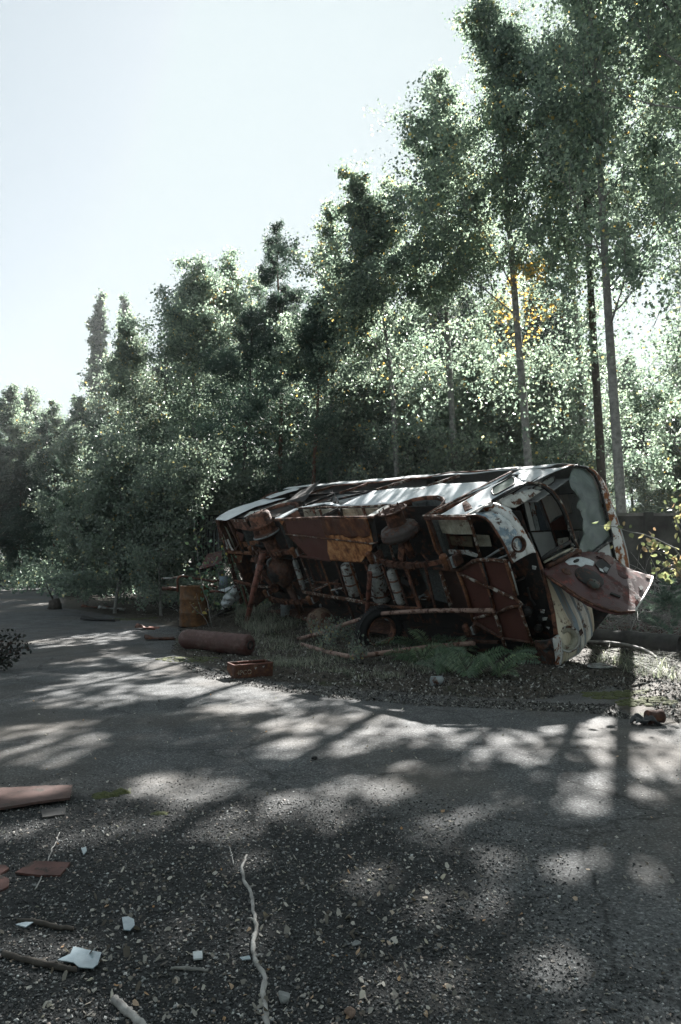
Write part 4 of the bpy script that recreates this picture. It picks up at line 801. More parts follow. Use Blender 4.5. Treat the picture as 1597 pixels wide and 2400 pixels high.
def make_tree(kind, H, seed, cb=.25, cr=2.5, nl=46, asc=50, nleaf=60000, lsize=.042, lean=(0, 0), shape='aspen', base=(0, 0, 0), cull=False, r0=None, clump=.32, mats=('leaf', 'bark'), yellow=0., name='aspen_tree', multi=0, yp=None):
    rng = np.random.default_rng(seed); base = np.array(base, float)
    def lit(q): return cull and sunprob((np.array(q)+base)[None])[0] > .6
    r0 = r0 or H*.0058+.02
    def trunk(t):
        return np.array([lean[0]*t*t*H+.12*math.sin(t*5+seed), lean[1]*t*t*H+.12*math.cos(t*4+seed), t*H])
    mb = MB(); mb.tube([trunk(i/16)-(0, 0, .15 if i == 0 else 0) for i in range(17)], [r0*(1-i/16)**.75+.012+(.35*r0 if i == 0 else 0) for i in range(17)], 9)
    cl = []; wt = []; ll = []
    for i in range(nl):
        u = (i+rng.uniform(0, 1))/nl; t = cb+(1-cb)*u**.95*.985
        az = i*2.39996+rng.normal(0, .35)
        if shape == 'aspen': prof = (.08+1.1*math.sin(math.pi*(.2+.74*u)))*(1-.35*u); ang = asc-12+34*u
        elif shape == 'poplar': prof = 1.0*(1-u**2*.85); ang = 72
        elif shape == 'pine': prof = (1.04-.98*u)*(.7+.5*rng.random()); ang = 8+35*u
        else: prof = .5+.7*math.sin(math.pi*(.15+.8*u)); ang = asc
        ln = cr*prof*rng.uniform(.6, 1.15); ang = math.radians(ang+rng.normal(0, 9))
        lw = rng.uniform(.25, 1.3); p0 = trunk(t); d = np.array([math.cos(az)*math.cos(ang), math.sin(az)*math.cos(ang), math.sin(ang)])
        pts = [p0]; dd = d.copy(); k = 6
        for j in range(k):
            dd = dd+rng.normal(0, .12, 3)+np.array([0, 0, .05 if shape != 'pine' else (-.02 if j < 4 else .06)]); dd /= np.linalg.norm(dd); pts.append(pts[-1]+dd*ln/k)
        lr = max(.008, r0*.24*(1-t)**.6+.006)
        if not lit(pts[3]) and not lit(pts[5]): mb.tube(pts, [lr*(1-j/(k+.8)) for j in range(k+1)], 5)
        for j in range(2, k+1):
            for q in range(2 if j < k else 1):
                sd = dd*.4+rng.normal(0, .6, 3); sd[2] += .25 if shape != 'pine' else .05; sd /= np.linalg.norm(sd); sl = ln*rng.uniform(.16, .36)
                e1_ = pts[j]+sd*sl*.5+rng.normal(0, .03, 3); e2_ = pts[j]+sd*sl+np.array([0, 0, .05*sl])
                if not lit(e1_): mb.tube([pts[j], e1_, e2_], [lr*.3+.002, lr*.2+.002, .003], 4, cap=False)
                for c in (.35, .7, 1.0): cl.append(pts[j]+(e2_-pts[j])*c); ll.append(ln/cr); wt.append(rng.uniform(.1, 1.)**1.5*(.06+ln/cr)*lw*(1 if u < .8 else 1-(u-.8)*3.6))
    cl = np.array(cl); wt = np.array(wt); keep = rng.random(len(cl)) > .12; cl = cl[keep]; wt = wt[keep]; ll = np.array(ll)[keep]
    idx = rng.choice(len(cl), nleaf, p=wt/wt.sum())
    sp = clump*((.6+.8*rng.random(len(cl)))*(.35+.75*ll))[idx][:, None]
    P = cl[idx]+rng.normal(0, 1, (nleaf, 3))*sp*np.array([1, 1, .6])*.66
    if shape == 'pine': P[:, 2] = cl[idx][:, 2]+rng.normal(0, .10, nleaf)+.03
    P[:, 2] = np.maximum(P[:, 2], .12)
    ct = rng.random(len(cl)); tint = np.clip(ct[idx]*.45+rng.random(nleaf)*.5, 0, .9)
    yl = rng.random(nleaf) < (.006+yellow*(ct[idx] > .72)); tint[yl] = rng.uniform(.92, 1, yl.sum())
    size = lsize*rng.uniform(.65, 1.25, nleaf)
    if cull:
        Wp = P+base; k = rng.random(nleaf) > sunprob(Wp); P = P[k]; tint = tint[k]; size = size[k]
    if yp:
        q_ = P+base; m_ = ((q_[:, 0]-yp[0])**2+((q_[:, 2]-yp[1])*.8)**2 < yp[2]**2*rng.uniform(.3, 1.6, len(P))) & (rng.random(len(P)) < .75); tint[m_] = rng.uniform(.93, 1, m_.sum())
    nm = name
    tr = mb.build('trunk', M[mats[1]])
    if shape == 'pine':
        cr_ = leaf_mesh('crown', P, size*1.25, tint, M[mats[0]], None, rng, .20, True)
    else: cr_ = leaf_mesh('crown', P, size, tint, M[mats[0]], None, rng)
    return tr, cr_
TREES = 0
def place(tr_cr, x, y, label, cat='tree', name='aspen_tree', group=None, rz=0., s=1., first=True, part_names=('trunk', 'crown')):
    o = empty(name, (x, y, gz(x, y)), label, cat, group, rz); o.scale = (s, s, s)
    for src in tr_cr:
        c = src if first else src.copy()
        if not first: COL.objects.link(c)
        c.parent = o
    return o
def tx(px, D): return (px-CX)/FPX*D
G1 = 'tall trees in the row behind the bus'; G2 = 'distant trees at the far end of the road'; G3 = 'undergrowth saplings between the trunks'
def near(px, D, H, seed, label, group=G1, **k):
    x = tx(px, D); nm = k.get('name', 'aspen_tree')
    k['cr'] = k['cr']*(1.5 if px < 1000 else 1.4); k.setdefault('clump', .36 if k.get('shape') != 'pine' else .3); k['nleaf'] = int(k['nleaf']*(1. if k.get('shape') == 'pine' else 1.1 if px < 1000 else .8 if px < 1350 else .52)); k['lsize'] *= 1.12
    t = make_tree('', H, seed, base=(x, D, 0), cull=True, **k); return place(t, x, D, label, name=nm, group=group)
near(1462, 17.5, 19.5, 3, 'tall pale-barked aspen with a straight trunk rising right behind the nose of the bus', cb=.26, cr=2.5, nl=52, nleaf=62000, lean=(-.045, 0), lsize=.048, asc=42, r0=.125)
near(1408, 21.0, 19.5, 8, 'dark-trunked aspen forking high up, just left of the pale trunk behind the bus nose', cb=.22, cr=2.8, nl=52, nleaf=80000, lean=(-.01, .01), lsize=.046, mats=('leaf', 'bark_dark'), r0=.14)
near(1245, 20.5, 18.2, 21, 'broad leaning aspen whose crown stands out highest against the sky', cb=.13, cr=3.0, nl=60, nleaf=100000, lean=(-.055, 0), lsize=.046, r0=.13, yellow=.02, yp=(5.3, 8.8, .75))
near(1372, 25, 19, 31, 'slender aspen with thin forked stem seen between the two straight trunks', cb=.16, cr=2.6, nl=50, nleaf=62000, lean=(-.05, 0), lsize=.046)
near(1065, 22.5, 17.2, 14, 'dense dark aspen standing above the middle of the bus', cb=.1, cr=2.5, nl=52, nleaf=95000, lean=(-.02, 0), lsize=.045)
near(945, 22.5, 13.6, 17, 'aspen with a pale leaning trunk behind the white side of the bus', cb=.12, cr=2.5, nl=52, nleaf=84000, lean=(-.11, 0), lsize=.044, yellow=.04)
near(1640, 20.0, 19.0, 23, 'aspen filling the right edge of the view above the concrete wall', cb=.14, cr=3.2, nl=52, nleaf=70000, lean=(-.02, 0), lsize=.048)
near(1740, 15.0, 16.5, 27, 'overhanging aspen whose dark low boughs hang into the top right corner', cb=.66, cr=3.2, nl=30, nleaf=34000, lean=(-.06, 0), lsize=.05, r0=.15)
near(785, 24.5, 13.9, 35, 'narrow aspen with a few yellow leaves left of the pale leaning trunk', cb=.08, cr=1.7, nl=44, nleaf=52000, lean=(-.02, 0), lsize=.044, yellow=.08)
near(742, 24.0, 10.5, 41, 'open pine with a reddish trunk above the black torn flap of the bus', cb=.28, cr=2.6, nl=52, nleaf=90000, shape='pine', lsize=.055, mats=('needle', 'bark_pine'), name='pine_tree', clump=.26)
near(650, 27.5, 14.6, 43, 'tall dark pine left of the torn flap, its top against the sky', cb=.18, cr=2.9, nl=64, nleaf=120000, shape='pine', lsize=.058, mats=('needle', 'bark_pine'), name='pine_tree', clump=.3)
near(578, 25.5, 10.6, 47, 'dark pine with bare lower limbs above the rear corner of the bus', cb=.3, cr=2.7, nl=52, nleaf=90000, shape='pine', lsize=.056, mats=('needle', 'bark_dark'), name='pine_tree', clump=.28)
near(452, 26.5, 12.7, 51, 'slim aspen with a straight grey trunk left of the pines', cb=.2, cr=1.9, nl=50, nleaf=62000, lsize=.044, lean=(.01, 0))
near(520, 29, 14.0, 53, 'aspen with an orange tinged top between the pines and the slim grey trunk', cb=.1, cr=2.3, nl=50, nleaf=60000, lsize=.047, yellow=.05, yp=(-5.4, 12.0, .5))
near(345, 26.5, 10.4, 57, 'yellowing birch with a thin leaning stem over the pale roadside bush', cb=.12, cr=1.5, nl=44, nleaf=60000, lsize=.042, lean=(-.08, 0), yellow=.10, mats=('leaf_pale', 'bark'), name='birch_tree')
near(845, 27, 10.4, 61, 'pale lower aspen filling the gap behind the middle of the bus', cb=.05, cr=2.6, nl=46, nleaf=60000, lsize=.046, mats=('leaf_pale', 'bark'))
near(1140, 27, 9.6, 63, 'pale young aspen lit through from behind, right of the dark aspen', cb=.06, cr=2.6, nl=42, nleaf=42000, lsize=.046, mats=('leaf_pale', 'bark'), yellow=.04)
near(1310, 30, 8.4, 67, 'small bright aspen with orange leaves between the trunks behind the nose', cb=.08, cr=2.0, nl=36, nleaf=26000, lsize=.048, mats=('leaf_pale', 'bark'), yellow=.22)
# shared kinds, copied further back
bA = make_tree('', 13, 71, cb=.12, cr=2.7, nl=44, nleaf=42000, lsize=.062, mats=('leaf', 'bark_dark'))
bB = make_tree('', 12, 73, cb=.15, cr=2.7, nl=54, nleaf=60000, shape='pine', lsize=.075, mats=('needle', 'bark_pine'), clump=.3)
bC = make_tree('', 9, 75, cb=.06, cr=2.3, nl=38, nleaf=32000, lsize=.055, mats=('leaf_pale', 'bark'), yellow=.06)
bD = make_tree('', 12, 79, cb=.32, cr=2.7, nl=34, nleaf=30000, lsize=.056, mats=('leaf_pale', 'bark'), yellow=.05)
bP = make_tree('', 23, 77, cb=.08, cr=3.4, nl=110, nleaf=70000, lsize=.09, shape='poplar', mats=('leaf', 'bark_dark'), clump=.30)
first = {}
def far(kind, px, D, s, label, rz, cat='tree', name=None, group=G2):
    src = {'A': bA, 'B': bB, 'C': bC, 'P': bP, 'D': bD}[kind]; nm = name or {'A': 'aspen_tree', 'B': 'pine_tree', 'C': 'birch_tree', 'D': 'aspen_tree', 'P': 'poplar_tree'}[kind]
    if px < 260 and D < 45: D *= 1.32; s *= 1.28
    f = kind not in first; first[kind] = 1
    return place(src, tx(px, D), D, label, cat, nm, group, rz, s, f)
far('P', 226, 68, 1.17, 'leftmost of the columnar poplars rising over the birch', .4); far('P', 284, 72, 1.22, 'second columnar poplar just right of the leftmost one', 2.1)
far('A', 20, 46, .98, 'dark leafy tree at the left edge of the view', .3); far('C', 62, 42, 1.25, 'bright birch second from the left edge', 1.1); far('A', 120, 52, 1.0, 'leafy tree with a ragged top third from the left edge', 2.2)
far('B', 102, 38, .74, 'sunlit pine with a thin red trunk near the left edge', .6); far('B', 175, 44, .92, 'dark green pine below the poplars', 2.9); far('B', 222, 40, .85, 'pine half hidden behind the yellowing birch', 1.7)
far('C', 170, 34, .85, 'yellow green birch between the left pines', 3.3); far('B', 45, 34, .55, 'low young pine at the left road side', 4.4); far('B', 125, 32, .5, 'low dark young pine by the end of the road', 5.1)
far('C', 255, 39, 1.3, 'pale birch behind the roadside bush', .9); far('A', 300, 44, .95, 'leafy tree behind the yellowing birch', 4.0); far('C', 400, 40, 1.3, 'bright birch between the birch and the slim grey trunk', 5.5)
far('A', -60, 40, .9, 'leafy tree just outside the left edge', 5.9); far('B', -20, 33, .7, 'pine with low boughs reaching in at the left edge', 3.6)
far('A', 625, 34, .95, 'leafy tree filled in behind the tall pines', 1.9); far('A', 880, 66, 1.0, 'leafy tree far behind the leaning pale trunk', 3.1); far('C', 980, 64, 1.3, 'pale tree far behind the white side of the bus', 2.5)
far('C', 1250, 63, 1.3, 'small pale tree in the bright gap between the trunks', 1.3); far('C', 1530, 34, .95, 'thin tree in the bright gap at the right edge', 4.7); far('C', 1600, 40, 1.25, 'pale tree beyond the wall at the right edge', .2)
far('A', 1150, 70, 1.0, 'leafy tree in the far background right of centre', 5.0); far('C', 720, 62, 1.2, 'pale tree glowing between the pine trunks', 4.2); far('C', 520, 33, .8, 'pale low tree behind the bare limbed pine', 2.0)
far('C', 1420, 66, 1.4, 'pale tree seen far between the two straight trunks', 3.9)
for i, (kd, px, D, s) in enumerate([('A', 690, 33, .95), ('D', 770, 37, 1.2), ('D', 835, 36, 1.1), ('D', 905, 38, 1.25), ('A', 965, 36, 1.1), ('D', 1030, 37, 1.3), ('D', 1100, 36, 1.25), ('A', 1175, 38, 1.2), ('D', 1260, 37, 1.3), ('D', 1335, 36, 1.2), ('D', 1480, 38, 1.0), ('C', 1560, 36, 1.0), ('D', 1655, 35, 1.1), ('A', 470, 34, .88), ('A', 560, 33, .86), ('C', 330, 41, 1.35), ('A', 400, 36, .95), ('A', 180, 48, .95), ('B', 75, 40, .8)]):
    far(kd, px, D, s, ['tree of the second row between the pines', 'pale tree of the second row by the red pine trunk', 'leafy tree of the second row, left of the leaning trunk', 'pale tree of the second row at the leaning trunk', 'leafy tree of the second row right of the leaning trunk', 'pale tree of the second row below the dark aspen', 'leafy tree of the second row right of the dark aspen', 'pale tree of the second row at the leaning broad aspen', 'pale tree of the second row right of the leaning broad aspen', 'low leafy tree seen left of the forked aspen', 'pale tree seen right of the straight pale trunk', 'low leafy tree beyond the wall at the right', 'pale tree cut by the right edge beyond the wall', 'leafy tree behind the slim grey trunk', 'leafy tree behind the bare limbed pine', 'pale tree hidden behind the yellowing birch', 'leafy tree standing back from the yellowing birch', 'leafy tree far back below the poplars', 'sunlit pine of the far row at the left'][i], i*2.1+.7, group='second row of trees behind the bus')
for i, (x, y, s) in enumerate([]):
    place(bA, x, y, ['leafy tree beside the road at the photographer\'s left', 'leafy tree further along at the photographer\'s left', 'leafy tree just behind the photographer\'s left shoulder', 'leafy tree left of the road outside the view'][i], 'tree', 'aspen_tree', 'trees beside the photographer', i*1.7, s, False)
for i, (px, D, s) in enumerate([(700, 41, 1.2), (835, 25, .92), (925, 25.5, 1.0), (1015, 24.6, .9), (1105, 25.2, 1.0), (1195, 24.8, .95), (1290, 25.5, 1.0), (1585, 27, .8)]):
    far('C', px, D, s, ['birch seen far between the pine trunks', 'young birch close behind the hatchway of the bus', 'young birch at the foot of the leaning aspen', 'young birch close behind the main white panel', 'young birch at the foot of the dark aspen', 'young birch left of the leaning broad aspen', 'young birch close behind the shoulder of the bus', 'young birch just behind the concrete wall', 'young birch behind the wall at the right edge'][i], i*1.9, group='young birches close behind the bus')
# undergrowth just behind the bus and bushes at the roadside
bS = make_tree('', 4.4, 81, cb=.04, cr=1.7, nl=40, nleaf=17000, lsize=.05, shape='bush', asc=45, mats=('leaf_pale', 'bark'), clump=.22, yellow=.03, r0=.035)
sf = [True]
def bush(px, D, s, label, rz, cat='bush', group=G3, name='leafy_bush'):
    o = place(bS, tx(px, D), D, label, cat, name, group, rz, s, sf[0]); sf[0] = False; return o
bush(280, 21.8, 1.05, 'large pale green bush with a forked grey stem at the left road side', .5, group='pale bushes at the roadside')
bush(385, 20.6, .85, 'dense pale bush just left of the rusty barrel', 2.3, group='pale bushes at the roadside')
bush(200, 25, .85, 'smaller pale bush at the left flank of the large one', 3.9, group='pale bushes at the roadside')
bush(335, 27, 1.1, 'tall pale bush behind the large roadside bush', 5.2, group='pale bushes at the roadside')
bush(455, 22.6, 1.05, 'leafy bush in front of the barred gate', 1.2)
for i, (px, D, s, lb) in enumerate([(560, 30, 1.0, 'leafy sapling behind the rear corner of the bus'), (670, 30.5, 1.1, 'leafy sapling left of the torn flap'), (800, 27, 1.1, 'leafy sapling right of the red pine trunk'), (900, 25.5, 1.25, 'leafy sapling left of the leaning pale trunk'), (1010, 24, 1.2, 'leafy sapling above the white side panel'), (1110, 25.5, 1.05, 'leafy sapling right of the dark aspen'), (1290, 26.5, .9, 'leafy sapling behind the raised shoulder of the bus'), (1597, 26, .7, 'leafy sapling beyond the concrete wall')]):
    bush(px, D, s, lb, i*1.3+.4)
# low growth covering the forest floor behind the bus and at the end of the road
def undergrowth(name, n, poly, hmax, seed, mat='leaf', lsize=.06):
    rng = np.random.default_rng(seed); P = np.array(poly, float); lo = P.min(0); hi = P.max(0); C_ = lo+(hi-lo)*rng.random((900, 2)); C_ = C_[seg_in(C_[:, 0], C_[:, 1], poly) > 0]
    hh = hmax*rng.uniform(.3, 1.2, len(C_)); i = rng.integers(0, len(C_), n); r = rng.normal(0, .55, (n, 2)); z = hh[i]*rng.random(n)**.8*np.exp(-(r**2).sum(1)*.8); xy = C_[i]+r
    Q = np.stack([xy[:, 0], xy[:, 1], gheight(xy[:, 0], xy[:, 1])+z+.05], 1)
    o = leaf_mesh(name, Q, lsize*rng.uniform(.6, 1.3, n), np.clip(rng.random(n)*.9+.02*rng.normal(0, 1, n), 0, .95), M[mat], None, rng); o['kind'] = 'stuff'; return o
undergrowth('undergrowth', 30000, [(-4, 22.5), (14, 20), (16, 26), (6, 28), (-8, 30)], 1.1, 5)
undergrowth('wall_weeds', 3200, [(4.6, 15.0), (10, 15.0), (10, 16.5), (4.6, 16.5)], .9, 12, 'leaf_pale', .045)
undergrowth('clearing_growth', 46000, [(-3, 34), (24, 31), (45, 58), (-4, 58)], 2.6, 8, 'leaf_pale', .085)
undergrowth('far_undergrowth', 50000, [(-48, 60), (-27, 50), (-12, 31), (-8, 27), (-8, 45), (-24, 70)], 2.4, 6, lsize=.08)
# unseen trees added around the photographer to keep sky light off the road
for i, (x, y, s) in enumerate([(-9, -9, 1.2), (-3.5, -11, 1.35), (2, -8.5, 1.2), (7, -10, 1.4), (12, -6, 1.25), (14, 1, 1.3), (-14, -5, 1.2), (13.5, 8, 1.1)]):
    place(bA, x, y, ['added unseen leafy tree far left behind the photographer', 'added unseen leafy tree left behind the photographer', 'added unseen leafy tree straight behind the photographer', 'added unseen leafy tree right behind the photographer', 'added unseen leafy tree far right behind the photographer', 'added unseen leafy tree at the right beside the photographer', 'added unseen leafy tree at the left beside the photographer', 'added unseen leafy tree right of the road before the wall'][i], 'tree', 'aspen_tree', 'unseen trees added around the photographer to block sky light', i*1.1, s, False)

hz = MB().box((0, 60, 19), (180, 190, 42)); hm, hN, hL = new_mat('haze_air'); pv = hN.new('ShaderNodeVolumePrincipled'); pv.inputs['Color'].default_value = (.93, .97, 1, 1); pv.inputs['Density'].default_value = .0004; pv.inputs['Anisotropy'].default_value = .35
ho = hN.new('ShaderNodeOutputMaterial'); hL.new(pv.outputs[0], ho.inputs['Volume'])
h_o = hz.build('haze', hm); h_o['kind'] = 'stuff'; h_o.visible_shadow = True
# ------------------------------------------------------------------ loose things around the bus
def bw(p): return BO+np.array(p)@BR
def bpx(px, py, H): return bw(bus(px, py, H=H))
def single(name, mb, mat, label, cat, group=None, solid=0):
    o = mb.build(name, M[mat] if isinstance(mat, str) else mat, None, solid); return tag(o, label, cat, group)
# leaning pole
p0 = bpx(*r1(372, 632), -.12); p1 = on(576, 1476)
single('leaning_pole', MB().tube([p0, p0*.5+p1*.5, p1-(0, 0, .1)], [.082, .07, .058], 12), 'rust_red', 'thick red-brown steel pole leaning against the rear end of the bus', 'pole')
part('prop_rod', MB().tube(S(r1, [(1046, 762), (1040, 880), (1030, 1000), (1024, 1110)], H=-.08), [.048, .048, .045, .04], 10), 'rust_red')
P = [ground(*r1(595, 1182), .05), ground(*r1(740, 1145), .25), bpx(*r1(900, 1085), -.55), bpx(*r1(1040, 1042), -.35), bpx(*r1(1120, 1022), -.3), bpx(*r1(1250, 1012), -.25), bpx(*r2(100, 943), -.2), bpx(*r2(452, 942), -.12)]
single('bent_pipe', MB().tube(P, .040, 10), 'pipe', 'long bent rusty pipe slanting across the underside, upper one of the two', 'pipe', 'long rusty pipes lying before the bus')
P = [ground(*r1(615, 1218), .06), ground(*r1(760, 1262), .07), ground(*r1(900, 1291), .08), ground(*r1(1000, 1289), .12), bpx(*r2(60, 1160), -.45), bpx(*r2(335, 1137), -.25)]
single('bent_pipe', MB().tube(P, .040, 10), 'pipe', 'long rusty pipe lying low in the grass under the bus, lower one of the two', 'pipe', 'long rusty pipes lying before the bus')
# worn tyre leaning in the ferns
tc_ = bpx(*r1(1108, 1130), -.38); tn = np.array([.42, -.86, -.24]); tn /= np.linalg.norm(tn)
TY = empty('old_tyre', tc_-(0, 0, .45), 'bare worn tyre with a rusty rim ring leaning under the bus among ferns', 'tyre')
def rel(mb, base):
    b = np.array(base); mb.v = [tuple(np.array(v)-b) for v in mb.v]; return mb
prof = []
for i in range(17):
    a = 2*math.pi*i/16; prof.append((.385+.10*math.cos(a)*(.9 if math.cos(a) > 0 else 1), .115*math.sin(a)*(1.0-.15*math.cos(a))))
rel(MB().lathe(prof, tc_, tn, 44), TY.location).build('tread_casing', M['tread'], TY)
mb = MB(); u_ = np.cross(tn, (0, 0, 1)); u_ /= np.linalg.norm(u_); v_ = np.cross(tn, u_)
for k in range(56):
    a = 2*math.pi*k/56; d = u_*math.cos(a)+v_*math.sin(a); t = -u_*math.sin(a)+v_*math.cos(a)
    for sgn in (-1, 1): mb.box(tc_+d*.476+tn*.045*sgn, (.014, .07, .026), (d, tn, t))
rel(mb, TY.location).build('tread_blocks', M['tread'], TY)
rel(MB().lathe([(.285, .07), (.30, .10), (.275, .105), (.262, .07), (.262, -.05), (.285, -.07)], tc_, tn, 40), TY.location).build('rim_ring', M['rust'], TY)
# barrel
def barrel(px, py, r, h):
    b = on(px, py); t = empty('oil_barrel', b, 'rusty ochre oil barrel standing behind the left end of the gas cylinder', 'barrel')
    pr = [(.001, 0), (r*.97, 0), (r, .01), (r, h*.05)]
    for z in (.34, .67): pr += [(r, h*z-.02), (r*1.025, h*z-.008), (r*1.025, h*z+.008), (r, h*z+.02)]
    pr += [(r, h*.97), (r*1.02, h*.98), (r*1.02, h), (r*.98, h), (r*.975, h-.02), (.001, h-.025)]
    MB().lathe(pr, (0, 0, 0), (0, 0, 1), 40).build('drum', M['barrel'], t)
    MB().lathe([(.03, 0), (.03, .02), (.001, .02)], (.2, -.1, h-.025), (0, 0, 1), 12).build('bung', M['rust_dark'], t)
    MB().lathe([(.001, 0), (r*.955, 0), (r*.955, .003), (.001, .003)], (0, 0, h-.024), (0, 0, 1), 30).build('lid', M['rust_red'], t)
    return t
barrel(455, 1476, .335, .93)
# gas cylinder on its side
a_ = on(440, 1521)+(0, 0, .18); b_ = on(590, 1535)+(0, 0, .18); a_ = np.array([tx(428, 13.4), 13.4, a_[2]]); b_ = np.array([tx(588, 12.65), 12.65, b_[2]]); ax_ = b_-a_; Lc = np.linalg.norm(ax_); ax_ /= Lc
GC = empty('gas_cylinder', a_, 'dull red gas cylinder lying on its side on the asphalt in front of the barrel', 'cylinder')
rel(MB().lathe([(.001, 0), (.07, .008), (.125, .04), (.165, .10), (.183, .18), (.183, Lc-.05), (.176, Lc-.02), (.16, Lc-.002), (.10, Lc), (.001, Lc)], a_, ax_, 40), a_).build('shell', M['cylinder'], GC)
rel(MB().lathe([(.075, Lc-.002), (.075, Lc+.02), (.055, Lc+.02), (.05, Lc-.03), (.001, Lc-.035)], a_, ax_, 24), a_).build('neck_ring', M['black'], GC)
# rusty trough with stencilled letters
def trough():
    fl_, fr = on(549, 1592), on(639, 1584); ux = fr-fl_; Lx = np.linalg.norm(ux); ux /= Lx; uy = np.array([-ux[1], ux[0], 0]); uz = np.array([0, 0, 1.])
    T = empty('metal_trough', fl_, 'small rust-orange metal trough with worn stencilled letters, on the road edge', 'box'); T.rotation_euler = (0, 0, math.atan2(ux[1], ux[0]))
    h = .19; d = .26
    prof = [(0, .0), (-.012, h), (d, h*1.02), (d+.02, h*.55), (.07, -.01)]    # y, z around the section
    def wall(a, b): return MB().sheet([(0, a[0], a[1]), (Lx, a[0], a[1]), (Lx, b[0], b[1]), (0, b[0], b[1])], .006)
    wall(prof[0], prof[1]).build('front_wall', M['box'], T); wall(prof[2], prof[3]).build('back_wall', M['box'], T); wall(prof[3], prof[4]).build('sloped_floor', M['box'], T); wall(prof[4], prof[0]).build('bottom_strip', M['box'], T)
    for x, nm in ((.003, 'end_wall'), (Lx-.003, 'end_wall')): MB().sheet([(x, p[0], p[1]) for p in prof], .006).build(nm, M['box'], T)
    mb = MB(); rim = [(0, prof[1]), (Lx, prof[1]), (Lx, prof[2]), (0, prof[2])]
    for i in range(4):
        a = rim[i]; b = rim[(i+1) % 4]; mb.beam((a[0], a[1][0], a[1][1]), (b[0], b[1][0], b[1][1]), .014, .014)
    mb.build('rim', M['rust_red'], T)
    cu = bpy.data.curves.new('letters', 'FONT'); cu.body = '4PCO'; cu.size = .088; cu.extrude = .0012; cu.space_character = 1.0
    tmp = bpy.data.objects.new('tmp', cu); COL.objects.link(tmp); dg = bpy.context.evaluated_depsgraph_get(); me = bpy.data.meshes.new_from_object(tmp.evaluated_get(dg)); bpy.data.objects.remove(tmp)
    me.name = 'letters'; me.materials.clear(); me.materials.append(metal('worn_stencil_paint', (.36, .33, .26), .42, 22, rough=.7, rust=[(.3, (.05, .017, .01)), (.8, (.2, .08, .03))]))
    lo = bpy.data.objects.new('stencilled_letters', me); COL.objects.link(lo); lo.parent = T; lo.location = (.035, -.010, .055); lo.rotation_euler = (math.pi/2+.06, 0, 0)
    for x, z in ((.30, .14), (.42, .15)): MB().sheet([(x, -.0145, z), (x+.035, -.0145, z+.004), (x+.025, -.0145, z-.018), (x+.015, -.0135, z-.03)], .001).build('paint_chip', M['tank'], T)
trough()
# ribbed tin can
c0 = on(1012, 1612)+(0, 0, .06); dx = np.array([.95, .3, 0]); prof = [(.001, 0), (.055, 0), (.068, .004)]
for k in range(7): prof += [(.068, .015+.018*k), (.064, .024+.018*k)]
prof += [(.068, .15), (.001, .15)]
single('tin_can', MB().lathe(prof, c0, dx, 24), 'steel', 'small ribbed grey tin can lying in the litter below the ferns', 'can')
c0 = on(1547, 1700)+(0, 0, .07)
single('tin_can', MB().lathe([(.001, 0), (.068, 0), (.073, .01), (.066, .05), (.07, .07), (.06, .09), (.064, .13), (.07, .16), (.001, .155)], c0+(-.1, .05, 0), (.97, .2, .05), 24), 'rust_dark', 'crushed dark red tin lying beside a dark rag at the right edge', 'can')
rc = on(1512, 1698)
single('crumpled_rag', MB().grid(lambda u, v: (rc[0]-.13+.26*u+.02*math.sin(v*9), rc[1]-.08+.17*v, rc[2]+.03+.045*math.sin(u*11+v*5)*math.sin(v*8)+.03*math.sin(math.pi*u)), 24, 18), plain('dark_wet_cloth', (.02, .022, .024), (.07, .075, .075), 12), 'crumpled dark grey rag lying against the crushed red tin', 'rag', solid=.006)
# bucket hanging beneath the rear spring
bc = bpx(*r1(508, 1040), -.12); up = bpx(*r1(500, 945), -.05)
BK = empty('small_bucket', bc, 'small dented grey bucket hanging below the rear leaf spring', 'bucket')
MB().lathe([(.001, 0), (.095, 0), (.125, .26), (.132, .27), (.125, .275), (.115, .26), (.085, .015), (.001, .012)], (0, 0, 0), (.05, 0, 1), 24).build('pail', M['steel'], BK)
MB().tube([(-.125, 0, .26), (-.09, 0, .38), (0, 0, .43), (.09, 0, .38), (.125, 0, .26)], .005, 5).build('handle', M['rust'], BK)
# motor casing lying below
mc = bpx(*r1(740, 1085), -.1)
DC = empty('domed_casing', mc, 'tan domed machine casing with a slot lying under the bus', 'casing')
MB().lathe([(.001, .34), (.10, .335), (.2, .29), (.27, .2), (.30, .08), (.31, 0), (.33, -.02), (.30, -.03)], (0, 0, 0), (-.35, -.25, .85), 28).build('dome', metal('tan_casing', (.17, .12, .085), .4, 5, rust=DKRUST, rough=.6), DC)
MB().tube([(-.05, -.1, .2), (.2, -.2, .05), (.5, -.25, -.16)], .022, 6).build('arm', M['rust'], DC)
# black plate on the ground, crumpled pale sheet, blue-grey pail, leaning maroon panel
pp = [on(*r1(70, 1100)), on(*r1(105, 1035)), on(*r1(205, 1050)), on(*r1(150, 1085))]
single('flat_plate', MB().sheet([p+(0, 0, .05+.03*i) for i, p in enumerate(pp)], .01, (0, 0, 1)), 'black', 'thin black plate lying flat beside the foot of the leaning pole', 'metal plate')
o_ = np.array(at(*n3(1130, 1570), 17.2))
def crump(u, v):
    P = lerp([at(*n3(*p), 17.2) for p in [(985, 1780), (1010, 1560), (1220, 1365)]], u)*(1-v)+lerp([at(*n3(*p), 17.5) for p in [(1180, 1680), (1290, 1600), (1300, 1470)]], u)*v
    return P+np.array([.02*math.sin(u*17+v*9), .16*math.sin(v*math.pi)*-1+.03*math.sin(u*23), .015*math.sin(v*19+u*7)])
single('crumpled_sheet', MB().grid(crump, 22, 16), 'sheetwhite', 'bent pale sheet of metal standing up between the barrel and the leaning pole', 'metal sheet', solid=.006)
